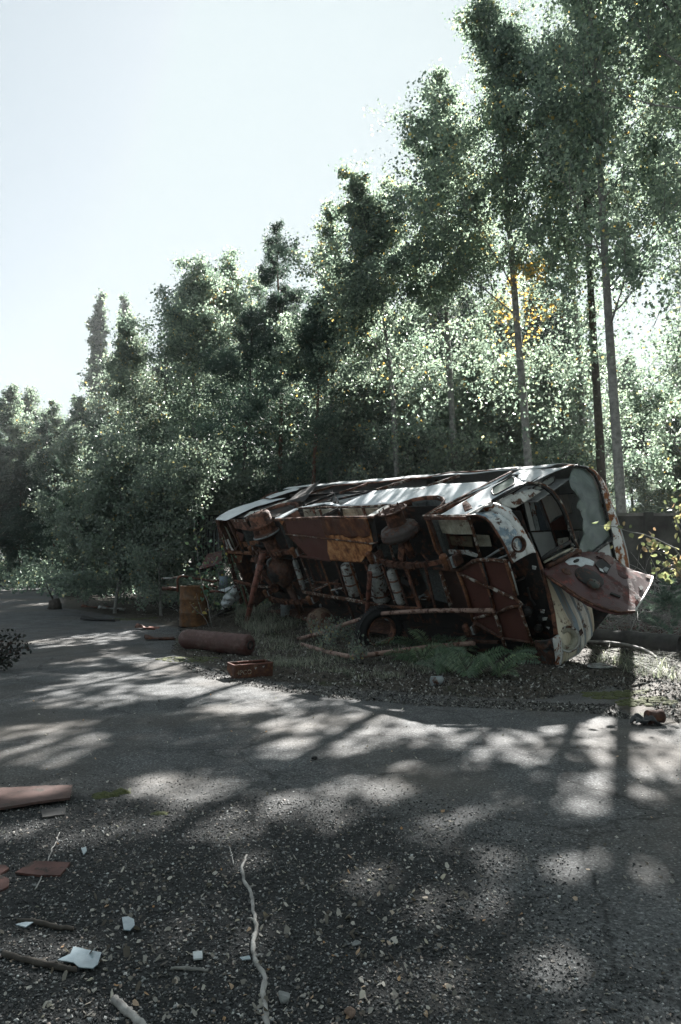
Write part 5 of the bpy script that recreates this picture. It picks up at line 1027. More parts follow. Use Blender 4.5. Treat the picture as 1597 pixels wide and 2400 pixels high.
single('crumpled_sheet', MB().sheet([at(*n3(*p), D) for p, D in [((940, 1450), 17.6), ((1200, 1370), 17.9), ((1150, 1420), 17.5), ((1060, 1480), 17.2)]], .008), 'sheetwhite', 'flat pale offcut lying behind the bent sheet', 'metal sheet')
bb_ = at(*n3(1025, 1420), 18.4)
single('grey_pail', MB().lathe([(.001, 0), (.10, 0), (.12, .3), (.125, .3), (.1, .02), (.001, .02)], (bb_[0], bb_[1], bb_[2]), (0, .1, 1), 20), plain('blue_grey_enamel', (.10, .14, .17), (.18, .23, .26), 6), 'blue-grey pail standing upright behind the pale bent sheet', 'pail')
single('maroon_sheet', MB().sheet([at(*n3(*p), D) for p, D in [((760, 850), 19.6), ((1010, 795), 19.6), ((1000, 1010), 19.1), ((620, 1110), 18.9)]], .03), 'hatch', 'maroon metal panel leaning beside the rear end of the bus', 'panel')
# scrap heap behind the barrel: rusty guard rails and bits
def rail_thing(pts, D, rad, mat, label, extra=()):
    o = MB().tube([at(*n3(*p), D+i*.05) for i, p in enumerate(pts)], rad, 8)
    for e in extra: o.tube([at(*n3(*p), D) for p in e], rad, 8)
    return single('pipe_rail', o, mat, label, 'rail', 'bent pipe rails behind the barrel')
rail_thing([(262, 1480), (258, 1280), (275, 1235), (330, 1215), (430, 1225), (560, 1255), (700, 1275), (850, 1305), (960, 1290)], 17.6, .03, 'rust', 'bent brown pipe rail curving down behind the barrel')
rail_thing([(0, 1252), (150, 1248), (270, 1235), (370, 1198)], 18.2, .025, 'tank', 'pale pipe rail left of the barrel, topmost of the rails')
rail_thing([(0, 1420), (130, 1425), (270, 1430)], 18.0, .05, 'rust_dark', 'thick dark rail left of the barrel below the pale one')
rail_thing([(740, 1380), (860, 1378), (925, 1400), (900, 1420)], 18.0, .022, 'rust', 'short bent rod right of the barrel top')
rail_thing([(760, 1470), (900, 1468), (1050, 1480)], 17.8, .03, 'rust_red', 'straight red-brown bar reaching from the barrel to the pale bent sheet')
# barred gate at the rear
GT = empty('barred_gate', np.array([tx(482, 22.4), 22.4, 0]), 'dark barred metal gate backed with grey sheets, left of the rear end of the bus', 'gate')
gb = np.array(GT.location)
for i, X in enumerate([612, 660, 705, 745, 790, 860, 905]):
    rel(MB().tube([at(*n3(X, 215), 22.4), at(*n3(X-15, 900), 22.2), at(*n3(X-20, 1150), 22.15)], .022, 6), gb).build('bar', M['black'], GT)
for X0, X1 in ((620, 690), (700, 780), (790, 880), (890, 955)):
    rel(MB().grid(lambda u, v: at(*n3(X0+(X1-X0)*u, 235+900*v), 22.65+.03*math.sin(u*6)), 8, 2), gb).build('grey_sheet', M['steel'], GT, .004)
rel(MB().beam(at(*n3(600, 215), 22.4), at(*n3(960, 205), 22.4), .06, .06), gb).build('top_bar', M['black'], GT)
zz = [at(*n3(800+(40 if k % 2 else 0)+18, 250+55*k), 22.35) for k in range(12)]
rel(MB().tube(zz, .01, 5, smooth=False), gb).build('zigzag_rod', M['black'], GT)
# right side: concrete wall, pipes, fallen branch
WL = empty('concrete_wall', (10.5, 16.8, 0), 'stained dark concrete wall behind the bare twigs at the right', 'wall')
conc = plain('stained_concrete', (.02, .021, .02), (.085, .086, .078), 1.8, .95, .4)
for k in range(5): MB().box((-4.6+2.4*k, .06*math.sin(k*3), 1.3), (2.385, .16, 2.7)).build('panel', conc, WL)
for k in range(6): MB().box((-5.8+2.4*k, -.06, 1.35), (.2, .3, 2.75)).build('post', conc, WL)
MB().box((.2, .0, 2.68), (12.0, .24, .07)).build('coping', plain('pale_coping', (.08, .08, .07), (.2, .2, .18), 3), WL)
def big_pipe(p, q, r, mat, label, hollow=True):
    p = np.array(p, float); q = np.array(q, float); ax = q-p; Ln = np.linalg.norm(ax); ax /= Ln
    return single('large_pipe', MB().lathe([(r*.86, .02), (r, 0), (r, Ln*.5), (r*1.01, Ln), (r*.86, Ln), (r*.86, Ln*.4), (.001, Ln*.4)], p, ax, 32), mat, label, 'pipe', 'large pipes lying right of the bus')
pipem = plain('dark_mossy_pipe', (.016, .017, .017), (.07, .07, .065), 4, .8)
big_pipe((4.0, 14.6, .19), (tx(1588, 12.6), 12.6, .17), .175, pipem, 'dark open-ended pipe lying right of the nose of the bus, nearer one')
big_pipe((4.4, 16.2, .2), (tx(1600, 14.6)+1.2, 14.4, .17), .165, metal('pinkish_pipe', (.22, .13, .115), .3, 3, rust=DKRUST, rough=.6), 'pinkish rusty pipe lying behind the dark open-ended pipe')
bark = 'bark'
P = [on(*n6(*p))+(0, 0, h) for p, h in [((-40, 1500), .1), ((60, 1550), .09), ((250, 1575), .10), ((420, 1600), .10), ((560, 1622), .08), ((650, 1650), .08), ((760, 1720), .05), ((915, 1775), .03)]]
single('fallen_branch', MB().tube(P, [.03, .035, .04, .04, .038, .035, .03, .02], 8), 'bark', 'grey fallen branch lying in front of the dark open-ended pipe', 'branch')
for i, (pts, lb) in enumerate([(((250, 1660), (330, 1640), (450, 1700), (560, 1790)), 'short forked twig below the fallen branch'), (((0, 1755), (120, 1750), (260, 1770)), 'pale flat board lying right of the bus nose')]):
    if i: single('pale_board', MB().sheet([on(*n6(*p))+(0, 0, .03) for p in [(0, 1752), (150, 1742), (280, 1765), (200, 1782), (60, 1775)]], .015, (0, 0, 1)), 'tank', lb, 'board')
    else: single('dry_twig', MB().tube([on(*n6(*p))+(0, 0, .04) for p in pts], .012, 5), 'bark', lb, 'twig')
# foreground: branch, sticks, boards, tiles, glass, stones, moss
def stick(pts, rad, mat, label, lift=None, name='dead_branch', cat='branch', group=None, knots=0):
    P = [on(*p)+(0, 0, (rad if np.isscalar(rad) else rad[0])*1.0) for p in pts]
    Q = [lerp(P, i/(len(P)*5)) for i in range(len(P)*5+1)]; rr_ = [(rad if np.isscalar(rad) else np.interp(i/(len(Q)-1), np.linspace(0, 1, len(rad)), rad))*(1+.10*RNG.normal()) for i in range(len(Q))]
    Q = [q+np.append(RNG.normal(0, .0022, 2), abs(RNG.normal(0, .002))) for i, q in enumerate(Q)]
    mb = MB().tube(Q, rr_, 9)
    if knots:
        for k in range(knots): q = Q[int(len(Q)*(.25+.55*k/max(1, knots)))]; mb.tube([q, q+np.array([.02*(-1)**k, .005, .012]), q+np.array([.035*(-1)**k, .0, .014])], [.007, .005, .002], 6)
    return single(name, mb, mat, label, cat, group)
greywood = plain('bleached_grey_wood', (.13, .125, .12), (.38, .375, .36), 14, .85, .5)
stick([(578, 2008), (566, 2040), (572, 2068), (588, 2095), (593, 2130), (600, 2175), (593, 2215), (600, 2255), (622, 2290), (616, 2325), (624, 2365), (628, 2410)], [.006, .009, .0095, .010, .010, .011, .010], greywood, 'long crooked bleached branch lying lengthwise in the gravel', knots=3)
stick([(539, 1990), (544, 2010), (548, 2030)], [.003, .004, .003], greywood, 'short pale twig just left of the tip of the long branch', cat='twig', name='dry_twig')
stick([(268, 2352), (292, 2372), (318, 2394), (345, 2420)], [.015, .0145, .013], greywood, 'thick bleached stick at the bottom edge left of the long branch')
stick([(140, 1955), (122, 1995), (106, 2040), (84, 2088)], [.003, .004, .004], greywood, 'thin straight pale twig lying over the red tile piece', cat='twig', name='dry_twig')
stick([(40, 2165), (90, 2168), (130, 2178), (175, 2183)], [.010, .012, .012, .008], 'bark_dark', 'dark rotten stick left of the blue glass', cat='stick', name='rotten_stick')
stick([(10, 2245), (60, 2258), (120, 2272), (180, 2282)], [.012, .014, .014, .010], 'bark_dark', 'dark rotten stick under the large blue glass shard', cat='stick', name='rotten_stick')
stick([(400, 2272), (440, 2272), (488, 2276)], [.006, .009, .006], 'bark', 'short brown stick below the white chip', cat='stick', name='rotten_stick')
redboard = metal('faded_red_board', (.105, .062, .054), .2, 6, rust=[(.3, (.03, .025, .022)), (.8, (.09, .07, .06))], rough=.8, dirt=.65)
def slab(px, t, mat, label, name, cat, lift=.0, group=None):
    rgs = np.random.default_rng(len(label)); P = []; a0 = on(*px[0]); tilt = rgs.normal(0, .05, 2)
    for i in range(len(px)):
        a = np.array(px[i], float); b = np.array(px[(i+1) % len(px)], float); n = max(1, int(np.linalg.norm(b-a)/9))
        for j in range(n):
            p = a+(b-a)*j/n+(rgs.normal(0, .6, 2)*(1, .5) if j else 0); q = on(*p); q[2] = a0[2]; P.append(q+np.array([0, 0, t/2+lift+.004+(q-a0)[0]*tilt[0]*.3+(q-a0)[1]*tilt[1]*.3]))
    return single(name, MB().sheet(P, t, (0, 0, 1)), mat, label, cat, group)
slab([(-60, 1868), (0, 1861), (95, 1855), (170, 1852), (163, 1883), (90, 1893), (0, 1909), (-60, 1916)], .016, redboard, 'faded red board lying at the left edge with a patch of sun on it', 'red_board', 'board', .02)
slab([(95, 1903), (155, 1898), (152, 1915), (100, 1922)], .01, plain('dark_tile', (.02, .02, .02), (.05, .05, .05), 5), 'dark flat tile just below the faded red board', 'dark_tile', 'tile')
redtile = metal('red_tile', (.10, .042, .034), .25, 9, rust=[(.3, (.02, .018, .016)), (.8, (.06, .045, .04))], rough=.7, dirt=.6)
slab([(36, 2050), (80, 2022), (166, 2025), (142, 2056), (95, 2056)], .012, redtile, 'largest piece of red tile, crossed by the thin twig', 'tile_piece', 'tile', 0, 'pieces of red tile')
slab([(-30, 2060), (0, 2056), (22, 2066), (20, 2082), (-30, 2110)], .012, redtile, 'red tile piece cut by the left edge, lower one', 'tile_piece', 'tile', 0, 'pieces of red tile')
slab([(-30, 2035), (10, 2032), (22, 2040), (0, 2054), (-30, 2058)], .012, redtile, 'red tile piece cut by the left edge, upper one', 'tile_piece', 'tile', 0, 'pieces of red tile')
def shard_mat():
    m, N, L = new_mat('dusty_blue_glass'); b = N.new('ShaderNodeBsdfPrincipled'); tc = N.new('ShaderNodeTexCoord'); n = noise(N, L, tc.outputs['Object'], 14, 6, .6); r = ramp(N, [(.3, (.14, .19, .22)), (.7, (.26, .32, .35))]); L.new(n.outputs[0], r.inputs[0]); L.new(r.outputs[0], b.inputs[0]); b.inputs['Roughness'].default_value = .18; b.inputs['Specular IOR Level'].default_value = .6
    o = N.new('ShaderNodeOutputMaterial'); L.new(b.outputs[0], o.inputs[0]); return m
GM = shard_mat(); GS = 'broken glass pieces in the gravel'
slab([(135, 2262), (165, 2248), (172, 2232), (200, 2238), (238, 2246), (230, 2272), (218, 2282), (185, 2279), (172, 2268)], .004, GM, 'large blue-grey glass shard with a jagged outline', 'glass_shard', 'glass', .012, GS)
slab([(286, 2160), (300, 2158), (314, 2164), (316, 2178), (305, 2190), (290, 2188)], .004, GM, 'rounded blue-grey glass shard above the large one', 'glass_shard', 'glass', .01, GS)
slab([(190, 1996), (202, 1992), (204, 2002), (196, 2011)], .004, GM, 'small pointed pale shard right of the thin twig', 'glass_shard', 'glass', .01, GS)
slab([(36, 2182), (60, 2176), (78, 2176), (60, 2188)], .004, GM, 'narrow blue shard beside the rotten stick at the left edge', 'glass_shard', 'glass', .02, GS)
slab([(562, 2250), (585, 2246), (588, 2254), (568, 2256)], .004, GM, 'thin greenish shard just left of the long branch', 'glass_shard', 'glass', .01, GS)
slab([(452, 2240), (474, 2238), (475, 2256), (454, 2258)], .006, M['sheetwhite'], 'small square white chip in the gravel', 'white_chip', 'chip', .01)
slab([(1210, 1932), (1232, 1928), (1234, 1936), (1214, 1938)], .01, plain('yellow_brick', (.3, .2, .09), (.42, .3, .15), 8), 'small square yellow chip on the asphalt in the middle', 'yellow_chip', 'chip', .005) if False else None
def rock(px, py, r, label, mat=None, sq=.7, seed=0):
    rg2 = np.random.default_rng(seed); bm = bmesh.new(); bmesh.ops.create_icosphere(bm, subdivisions=3, radius=r)
    k = [rg2.normal(0, 1, 3) for _ in range(9)]
    for v in bm.verts:
        d = np.array(v.co.normalized())
        for q in k:
            q = q/np.linalg.norm(q); c = d@q
            if c > .62: v.co *= 1-.9*(c-.62)
        v.co *= 1+.03*math.sin(d[0]*11+seed)+.02*math.sin(d[1]*17)
        v.co.z *= sq
    me = bpy.data.meshes.new('stone'); bm.to_mesh(me); bm.free(); me.materials.append(mat or plain('grey_stone_%d' % seed, (.10, .11, .11), (.24, .25, .25), 14, .85, .4))
    o = bpy.data.objects.new('stone', me); COL.objects.link(o); o.location = [float(c) for c in on(px, py)+(0, 0, r*sq*.75)]; return tag(o, label, 'stone', 'larger stones in the gravel')
rock(664, 2342, .034, 'largest grey stone, just right of the lower end of the long branch', seed=1)
rock(835, 2215, .022, 'rounded grey stone right of the middle of the long branch', seed=2); rock(998, 2108, .020, 'angular buff stone in the sunlit gravel right of the branch', plain('buff_stone', (.2, .17, .14), (.34, .3, .25), 12), .5, 3)
rock(737, 1780, .028, 'small dark stone alone on the asphalt', plain('dark_stone', (.015, .015, .015), (.04, .04, .04), 12), .8, 4); rock(820, 2380, .024, 'brown stone near the bottom edge right of the branch', plain('brown_stone', (.09, .06, .045), (.2, .14, .11), 12), .8, 5)
# moss cushions
mossm = plain('moss', (.028, .033, .014), (.09, .10, .04), 60, .95, 1.0)
def moss(px, py, rx, ry, label, h=.03, seed=0):
    c = on(px, py)
    def fn(u, v):
        a = 2*math.pi*u; r = v*(1+.18*math.sin(3*a+seed)+.12*math.sin(7*a+seed*2)); x = c[0]+rx*r*math.cos(a); y = c[1]+ry*r*math.sin(a)
        return (x, y, gz(x, y)-.004+h*(1-v*v)*(1+.3*math.sin(x*70)*math.sin(y*60)))
    if rx > .3:
        mb = MB(); rgm = np.random.default_rng(seed)
        for k in range(110):
            aa = rgm.uniform(0, 6.28); q = rgm.random()**.6; X = c[0]+rx*q*math.cos(aa); Y = c[1]+ry*q*math.sin(aa); s_ = rgm.uniform(.015, .06)
            mb.lathe([(s_, -.005), (s_*.85, .3*h), (s_*.5, .7*h), (.001, .85*h)], (X, Y, gz(X, Y)), (.05, 0, 1), 9)
        return single('moss_patch', mb, mossm, label, 'moss', 'moss cushions')
    return single('moss_cushion', MB().grid(fn, 36, 9), mossm, label, 'moss', 'moss cushions')
moss(243, 1866, .10, .07, 'left moss cushion of the bright pair beside the red board', seed=1); moss(283, 1858, .075, .06, 'right moss cushion of the bright pair beside the red board', seed=2)
moss(375, 1905, .07, .05, 'small dark moss cushion right of the bright pair', .015, 3); moss(445, 1545, .55, .35, 'flat moss patch on the asphalt left of the trough', .012, 4); moss(310, 1452, .7, .4, 'flat mossy patch on the asphalt below the roadside bush', .015, 5)
moss(1440, 1632, .45, .25, 'bright moss patch on the asphalt edge at the right', .02, 6); moss(1520, 1652, .35, .2, 'moss patch at the right edge above the dark rag', .02, 7); moss(470, 1500, .5, .2, 'thin moss patch left of the gas cylinder', .01, 8)
# far left: slab, stump, debris under the bush
bx_ = on(120, 1376)
single('dark_slab', MB().box((bx_[0], bx_[1], .25), (1.9, 1.2, .38)).box((bx_[0]+.5, bx_[1]-.1, .5), (1.0, .7, .12), (np.array([.97, .2, .1]), np.array([-.2, .97, 0]), np.array([-.1, 0, .99]))), conc, 'dark concrete slab lying at the far end of the road', 'slab')
ST = empty('tree_stump', on(128, 1428), 'small dark stump with a thin shoot at the left road side', 'stump')
MB().tube([(0, 0, -.05), (.02, 0, .15), (-.03, 0, .32)], [.24, .2, .17], 10).build('stub', M['bark_dark'], ST); MB().tube([(-.05, 0, .3), (-.25, 0, .7), (-.32, 0, 1.0)], [.03, .02, .008], 6).build('shoot', M['bark_dark'], ST)
for i, (px, py, wd, lb, mt) in enumerate([(225, 1428, .9, 'curved rusty scrap under the left of the bush', 'rust'), (262, 1432, .8, 'pinkish scrap board under the middle of the bush', 'tank'), (345, 1478, .5, 'bent rusty plate left of the barrel on the road edge', 'rust_red'), (235, 1455, 1.1, 'dark plank lying on the road below the bush', 'black'), (375, 1500, .6, 'dark bark slab lying near the gas cylinder', 'rust_dark')]):
    c = on(px, py); rgq = np.random.default_rng(i); a = rgq.uniform(-.4, .4)
    single('scrap_piece', MB().grid(lambda u, v: (c[0]+(u-.5)*wd*math.cos(a)-(v-.5)*.25*math.sin(a), c[1]+(u-.5)*wd*math.sin(a)+(v-.5)*.25, c[2]+.04+.09*math.sin(math.pi*v)*math.sin(2+u*3)), 12, 6), mt, lb, 'scrap', 'scrap pieces at the roadside', solid=.015)
# ------------------------------------------------------------------ plants
def oriented_leaves(cen, dirs, size, rng, w_=.55):
    n = len(cen); a = dirs/np.linalg.norm(dirs, axis=1)[:, None]; b = rng.normal(0, 1, (n, 3)); b -= a*np.sum(a*b, 1)[:, None]; b /= np.linalg.norm(b, axis=1)[:, None]
    s = size[:, None]; c2 = np.cross(a, b)
    V = np.stack([cen, cen+a*s*.22+b*s*w_*.48+c2*s*.06, cen+a*s*.62+b*s*w_*.5+c2*s*.1, cen+a*s, cen+a*s*.62-b*s*w_*.5+c2*s*.1, cen+a*s*.22-b*s*w_*.48+c2*s*.06], 1)
    return V.reshape(-1, 3)
M['fern'] = tinted('fern_green', [(0, (.04, .07, .048)), (.6, (.085, .13, .085)), (1, (.18, .23, .15))], .35, .5)
M['bigleaf'] = tinted('broad_leaf', [(0, (.06, .12, .085)), (.6, (.10, .17, .12)), (.85, (.16, .22, .12)), (1, (.42, .32, .08))], .45, .45)
M['yellowleaf'] = tinted('yellowing_leaf', [(0, (.08, .11, .06)), (.5, (.16, .175, .09)), (.8, (.25, .235, .13)), (1, (.3, .19, .12))], .45, .5, tcol=1.5)
M['grass'] = tinted('dry_grass', [(0, (.06, .075, .06)), (.5, (.14, .155, .12)), (1, (.34, .34, .29))], .3, .7)
M['darkleaf'] = tinted('dark_red_leaf', [(0, (.012, .016, .014)), (.7, (.03, .035, .03)), (1, (.06, .03, .028))], .2, .6)
def fern(c, n, ln, label, seed, face=None):
    rng = np.random.default_rng(seed); F_ = empty('fern', c, label, 'fern', 'ferns growing under the bus')
    for k in range(max(5, int(n*.7))):
        az = rng.uniform(0, 2*math.pi) if face is None else face+rng.normal(0, .9)
        L_ = ln*rng.uniform(.7, 1.15); el = rng.uniform(.75, 1.3); V = []; T = []; m = 22
        P = []; p = np.zeros(3); e = el
        for j in range(m+1):
            P.append(p.copy()); d = np.array([math.cos(az)*math.cos(e), math.sin(az)*math.cos(e), math.sin(e)]); p = p+d*L_/m; e -= 1.45/m
        P = np.array(P); rl = rng.choice([-1, 1])*rng.uniform(.4, 1.0); sd = np.array([-math.sin(az)*math.cos(rl), math.cos(az)*math.cos(rl), math.sin(rl)])
        for j in range(3, m):
            t = j/m; wdt = L_*.24*math.sin(math.pi*min(1, t*.86+.12))**.8*(1-t*.35); tan = P[min(j+1, m)]-P[j-1]; tan /= np.linalg.norm(tan)
            for s_ in (-1, 1):
                dr = sd*s_*.9+tan*.4+np.array([0, 0, -.10])+rng.normal(0, .06, 3); dr /= np.linalg.norm(dr); hw = L_*.019
                a0 = P[j]; a1 = P[j]+dr*wdt*rng.uniform(.85, 1.1)+np.array([0, 0, -.12*wdt])
                V += [a0, a0*.6+a1*.4-tan*hw, a1, a0*.6+a1*.4+tan*hw]; T.append(rng.uniform(0, 1)*.5+.3*(1-t)+.2*(k % 3))
        for j in range(m): V += [P[j]-sd*.004, P[j]+sd*.004, P[j+1]+sd*.003, P[j+1]-sd*.003]; T.append(.3)
        V = np.array(V); fast_mesh('frond', V, np.arange(len(V)).reshape(-1, 4), M['fern'], F_, np.clip(T, 0, 1))
fern(bpx(*r2(60, 1180), -.25)*(1, 1, 0)+(0, 0, .0), 11, .95, 'fern reaching up behind the lower pipe, right of the tyre', 1)
for (px, py, n, ln, lb, s_) in [((1040), 1580, 10, .8, 'fern just right of the small tin can', 2), (1100, 1592, 12, .85, 'broad fern at the foot of the front frame', 3), (1165, 1590, 11, .8, 'fern with fronds spread before the nose of the bus', 4), (1205, 1560, 8, .65, 'smaller fern close to the lower wing of the bus', 5), (985, 1560, 9, .8, 'fern between the tyre and the small tin can', 6), (585, 1452, 7, .5, 'small dark fern left of the leaning pole', 7), (1080, 1550, 9, .8, 'dark fern standing under the brown floor plates', 8)]:
    fern(on(px, py), n, ln, lb, s_)
def stem_plant(c, stems, leafn, size, mat, label, cat, name, seed, group=None, stem_mat='bark', rad=.006, spread=.05, w_=.6):
    rng = np.random.default_rng(seed); T_ = empty(name, c, label, cat, group); mb = MB(); P = []; D = []
    for st in stems:
        st = [np.array(p)-np.array(c) for p in st]; mb.tube(st, [rad*(1-.7*i/len(st)) for i in range(len(st))], 5)
        for k in range(leafn):
            t = rng.uniform(.25, 1); q = lerp(st, min(t, .999)); P.append(q+rng.normal(0, spread, 3)); D.append(rng.normal(0, 1, 3)+(0, 0, -.2))
    mb.build('stem', M[stem_mat], T_); P = np.array(P); D = np.array(D)
    V = oriented_leaves(P, D, size*rng.uniform(.6, 1.3, len(P)), rng, w_); fast_mesh('leaves', V, np.arange(len(V)).reshape(-1, 6), M[mat], T_, rng.random(len(P)), k=6)
    return T_
# young broad-leaved sapling in front of the barrel
c = on(497, 1480); D_ = c[1]
def A3(X, Y, d=0): return at(*n3(X, Y), D_+d)
stem_plant(c, [[c, A3(795, 1850), A3(765, 1650), A3(690, 1450), A3(640, 1200), A3(605, 950), A3(580, 700), A3(545, 450), A3(540, 250)]], 55, .11, 'bigleaf', 'thin sapling with broad lobed leaves standing in front of the barrel', 'sapling', 'young_sapling', 11, rad=.014, spread=.12)
c2 = c+(-.06, 0, 0)
stem_plant(c2, [[c2, A3(740, 1950), A3(680, 1860), A3(610, 1650), A3(575, 1500)], [A3(680, 1870), A3(560, 1780), A3(480, 1680)], [A3(680, 1870), A3(860, 1680), A3(900, 1450)]], 9, .06, 'yellowleaf', 'spindly twig plant with few yellow leaves before the barrel', 'sapling', 'young_sapling', 12, rad=.008, spread=.05)
c3 = on(525, 1470); 
stem_plant(c3, [[c3, at(*n3(1050, 1300), 17), at(*n3(1060, 1000), 17), at(*n3(1030, 760), 17)], [c3, at(*n3(960, 1250), 17), at(*n3(900, 1000), 17), at(*n3(820, 900), 17)]], 60, .07, 'bigleaf', 'climbing leafy shoots beside the rear end of the bus', 'climber', 'leafy_climber', 13, rad=.008, spread=.16)
# yellow leafed branch reaching in from the right
c4 = np.array([tx(1640, 10.5), 10.6, 0.0])
def R6(X, Y, d=10.3): return at(*n6(X, Y), d)
stem_plant(c4, [[c4, R6(1000, 1100), R6(960, 700), R6(880, 560), R6(700, 470), R6(560, 420), R6(440, 400), R6(300, 350), R6(150, 340)], [R6(960, 760), R6(850, 640), R6(740, 600), R6(600, 560)], [R6(960, 820), R6(850, 750), R6(720, 720)], [R6(980, 500), R6(900, 330), R6(860, 180), R6(900, 60)], [R6(980, 900), R6(900, 780), R6(860, 690)]], 30, .085, 'yellowleaf', 'branch with pale yellow leaves reaching in from the right edge', 'sapling', 'yellow_sapling', 14, rad=.014, spread=.10, w_=.75)
# dark leafed shrub at the left edge
c5 = on(-20, 1572)
stem_plant(c5, [[c5, c5+(.05, 0, .3), c5+(.12, 0, .55)], [c5, c5+(.25, 0, .25), c5+(.50, .05, .34)], [c5, c5+(.2, 0, .3), c5+(.42, 0, .55)], [c5, c5+(-.1, 0, .35), c5+(.0, .1, .62)], [c5, c5+(.2, -.1, .12), c5+(.35, -.1, .2)]], 90, .06, 'darkleaf', 'low shrub with dark reddish leaves cut by the left edge', 'shrub', 'dark_shrub', 15, stem_mat='bark_dark', rad=.012, spread=.07)
# light green weeds before the tyre
for i, (X, Y, lb) in enumerate([(700, 1190, 'pale weed at the left end of the upper pipe'), (830, 1240, 'yellow-green weed left of the tyre'), (900, 1200, 'small weed touching the tyre'), (760, 1290, 'weed under the lower pipe'), (960, 1340, 'weed below the tyre')]):
    q = on(*r1(X, Y)); rngq = np.random.default_rng(30+i)
    stem_plant(q, [[q, q+np.append(rngq.normal(0, .12, 2), .2), q+np.append(rngq.normal(0, .2, 2), rngq.uniform(.3, .5))] for _ in range(9)], 16, .05, 'leaf_pale', lb, 'weed', 'weed', 40+i, 'weeds in front of the bus', rad=.004, spread=.05)
# small conifer sapling
q = on(1563, 1495); q = np.array([tx(1563, 13.6), 13.6, 0.02])
CS = empty('young_conifer', q, 'soft blue-green young conifer behind the pipes at the right', 'conifer'); rngc = np.random.default_rng(6); mb = MB().tube([(0, 0, 0), (.01, 0, .6), (0, 0, 1.35)], [.02, .014, .004], 6); P = []; DD = []
for k in range(46):
    z = rngc.uniform(.15, 1.3); az = rngc.uniform(0, 6.28); L_ = (1.5-z)*.5*rngc.uniform(.6, 1.1); d = np.array([math.cos(az), math.sin(az), .35]); mb.tube([(0, 0, z), d*L_*.5+(0, 0, z), d*L_+(0, 0, z)], [.006, .004, .002], 4)
    for j in range(120): t = rngc.uniform(.15, 1); P.append(d*L_*t+(0, 0, z)); DD.append(d*.8+rngc.normal(0, .6, 3))
mb.build('stem', M['bark'], CS); M['soft_needle'] = tinted('soft_needles', [(0, (.07, .12, .10)), (1, (.16, .22, .18))], .3, .6)
V = oriented_leaves(np.array(P), np.array(DD), np.full(len(P), .07), rngc, .10); fast_mesh('needles', V, np.arange(len(V)).reshape(-1, 6), M['soft_needle'], CS, rngc.random(len(P)), k=6)
# bare twiggy brushwood along the wall
rngb = np.random.default_rng(9)
for b_i, (px, D, hh, lb) in enumerate([(1500, 15.2, 2.0, 'tangle of bare grey twigs against the left part of the wall'), (1585, 15.0, 2.2, 'tangle of bare grey twigs against the right part of the wall'), (1545, 13.9, 1.1, 'low heap of dry twigs behind the pinkish pipe'), (1478, 14.6, 1.3, 'dry twigs beside the base of the pale aspen')]):
    c = np.array([tx(px, D), D, 0.]); mb = MB()
    for k in range(130):
        p = np.array([rngb.normal(0, .7), rngb.normal(0, .3), rngb.uniform(.05, hh*.6)]); d = rngb.normal(0, 1, 3); d[2] = abs(d[2])*.6; d /= np.linalg.norm(d); L_ = rngb.uniform(.4, 1.3); pts = [p]
        for j in range(4): d = d+rngb.normal(0, .22, 3)+(0, 0, -.04); d /= np.linalg.norm(d); pts.append(pts[-1]+d*L_/4)
        pts = [np.array([q_[0], q_[1], max(.02, q_[2])]) for q_ in pts]; r_ = rngb.uniform(.004, .011); mb.tube(pts, [r_, r_*.9, r_*.7, r_*.5, r_*.3], 4, cap=False)
    o = mb.build('brushwood', greywood); o.location = c; tag(o, lb, 'twigs', 'brushwood by the wall'); o['kind'] = 'stuff'
# ------------------------------------------------------------------ uncountable ground cover
def scatter_blades(name, pts, hgt, mat, seed, wd=.004, bend=.5, label_kind='stuff'):
    rng = np.random.default_rng(seed); n = len(pts); az = rng.uniform(0, 6.28, n); d = np.stack([np.cos(az), np.sin(az), np.zeros(n)], 1); s = np.stack([-np.sin(az), np.cos(az), np.zeros(n)], 1)
    h = (hgt*rng.uniform(.4, 1.3, n))[:, None]; up = np.array([0, 0, 1.]); bd = rng.uniform(.1, bend*2, n)[:, None]; w2 = wd*rng.uniform(.6, 1.3, n)[:, None]
    a = pts; b = pts+up*h*.5+d*h*bd*.5; c = pts+up*h*(.8-.3*bd)+d*h*bd*1.5
    V = np.stack([a-s*w2, a+s*w2, b+s*w2*.8, b-s*w2*.8, b-s*w2*.8, b+s*w2*.8, c+s*w2*.15, c-s*w2*.15], 1).reshape(-1, 3)
    t = np.repeat(rng.random(n), 2); o = fast_mesh(name, V, np.arange(n*8).reshape(-1, 4), M[mat], None, t); o['kind'] = 'stuff'; return o
def sample_px(n, poly, seed):
    rng = np.random.default_rng(seed); P = np.array(poly, float); lo = P.min(0); hi = P.max(0); out = []
    while len(out) < n:
        q = lo+(hi-lo)*rng.random((n*2, 2)); out += list(q[seg_in(q[:, 0], q[:, 1], poly) > 0])
    q = np.array(out[:n]); G = np.array([ground(*a) for a in q]); G[:, 2] = gheight(G[:, 0], G[:, 1]); return G
gp = sample_px(15000, [(540, 1475), (700, 1470), (900, 1500), (1010, 1540), (1020, 1590), (900, 1600), (760, 1585), (640, 1575), (600, 1530)], 1)
gp = gp[vnoise(gp[:, 0], gp[:, 1], 2.6, 3)+np.random.default_rng(1).normal(0, .5, len(gp)) > .35]; scatter_blades('dry_grass', gp, .11, 'grass', 2, .0035)
gp = sample_px(2600, [(560, 1450), (700, 1440), (740, 1470), (600, 1500), (550, 1478)], 3); scatter_blades('tall_grass', gp, .30, 'grass', 4, .004)
gp = sample_px(420, [(1400, 1540), (1560, 1560), (1597, 1600), (1500, 1590), (1400, 1570)], 5); scatter_blades('roadside_grass', gp, .26, 'grass', 6, .005, 1.)
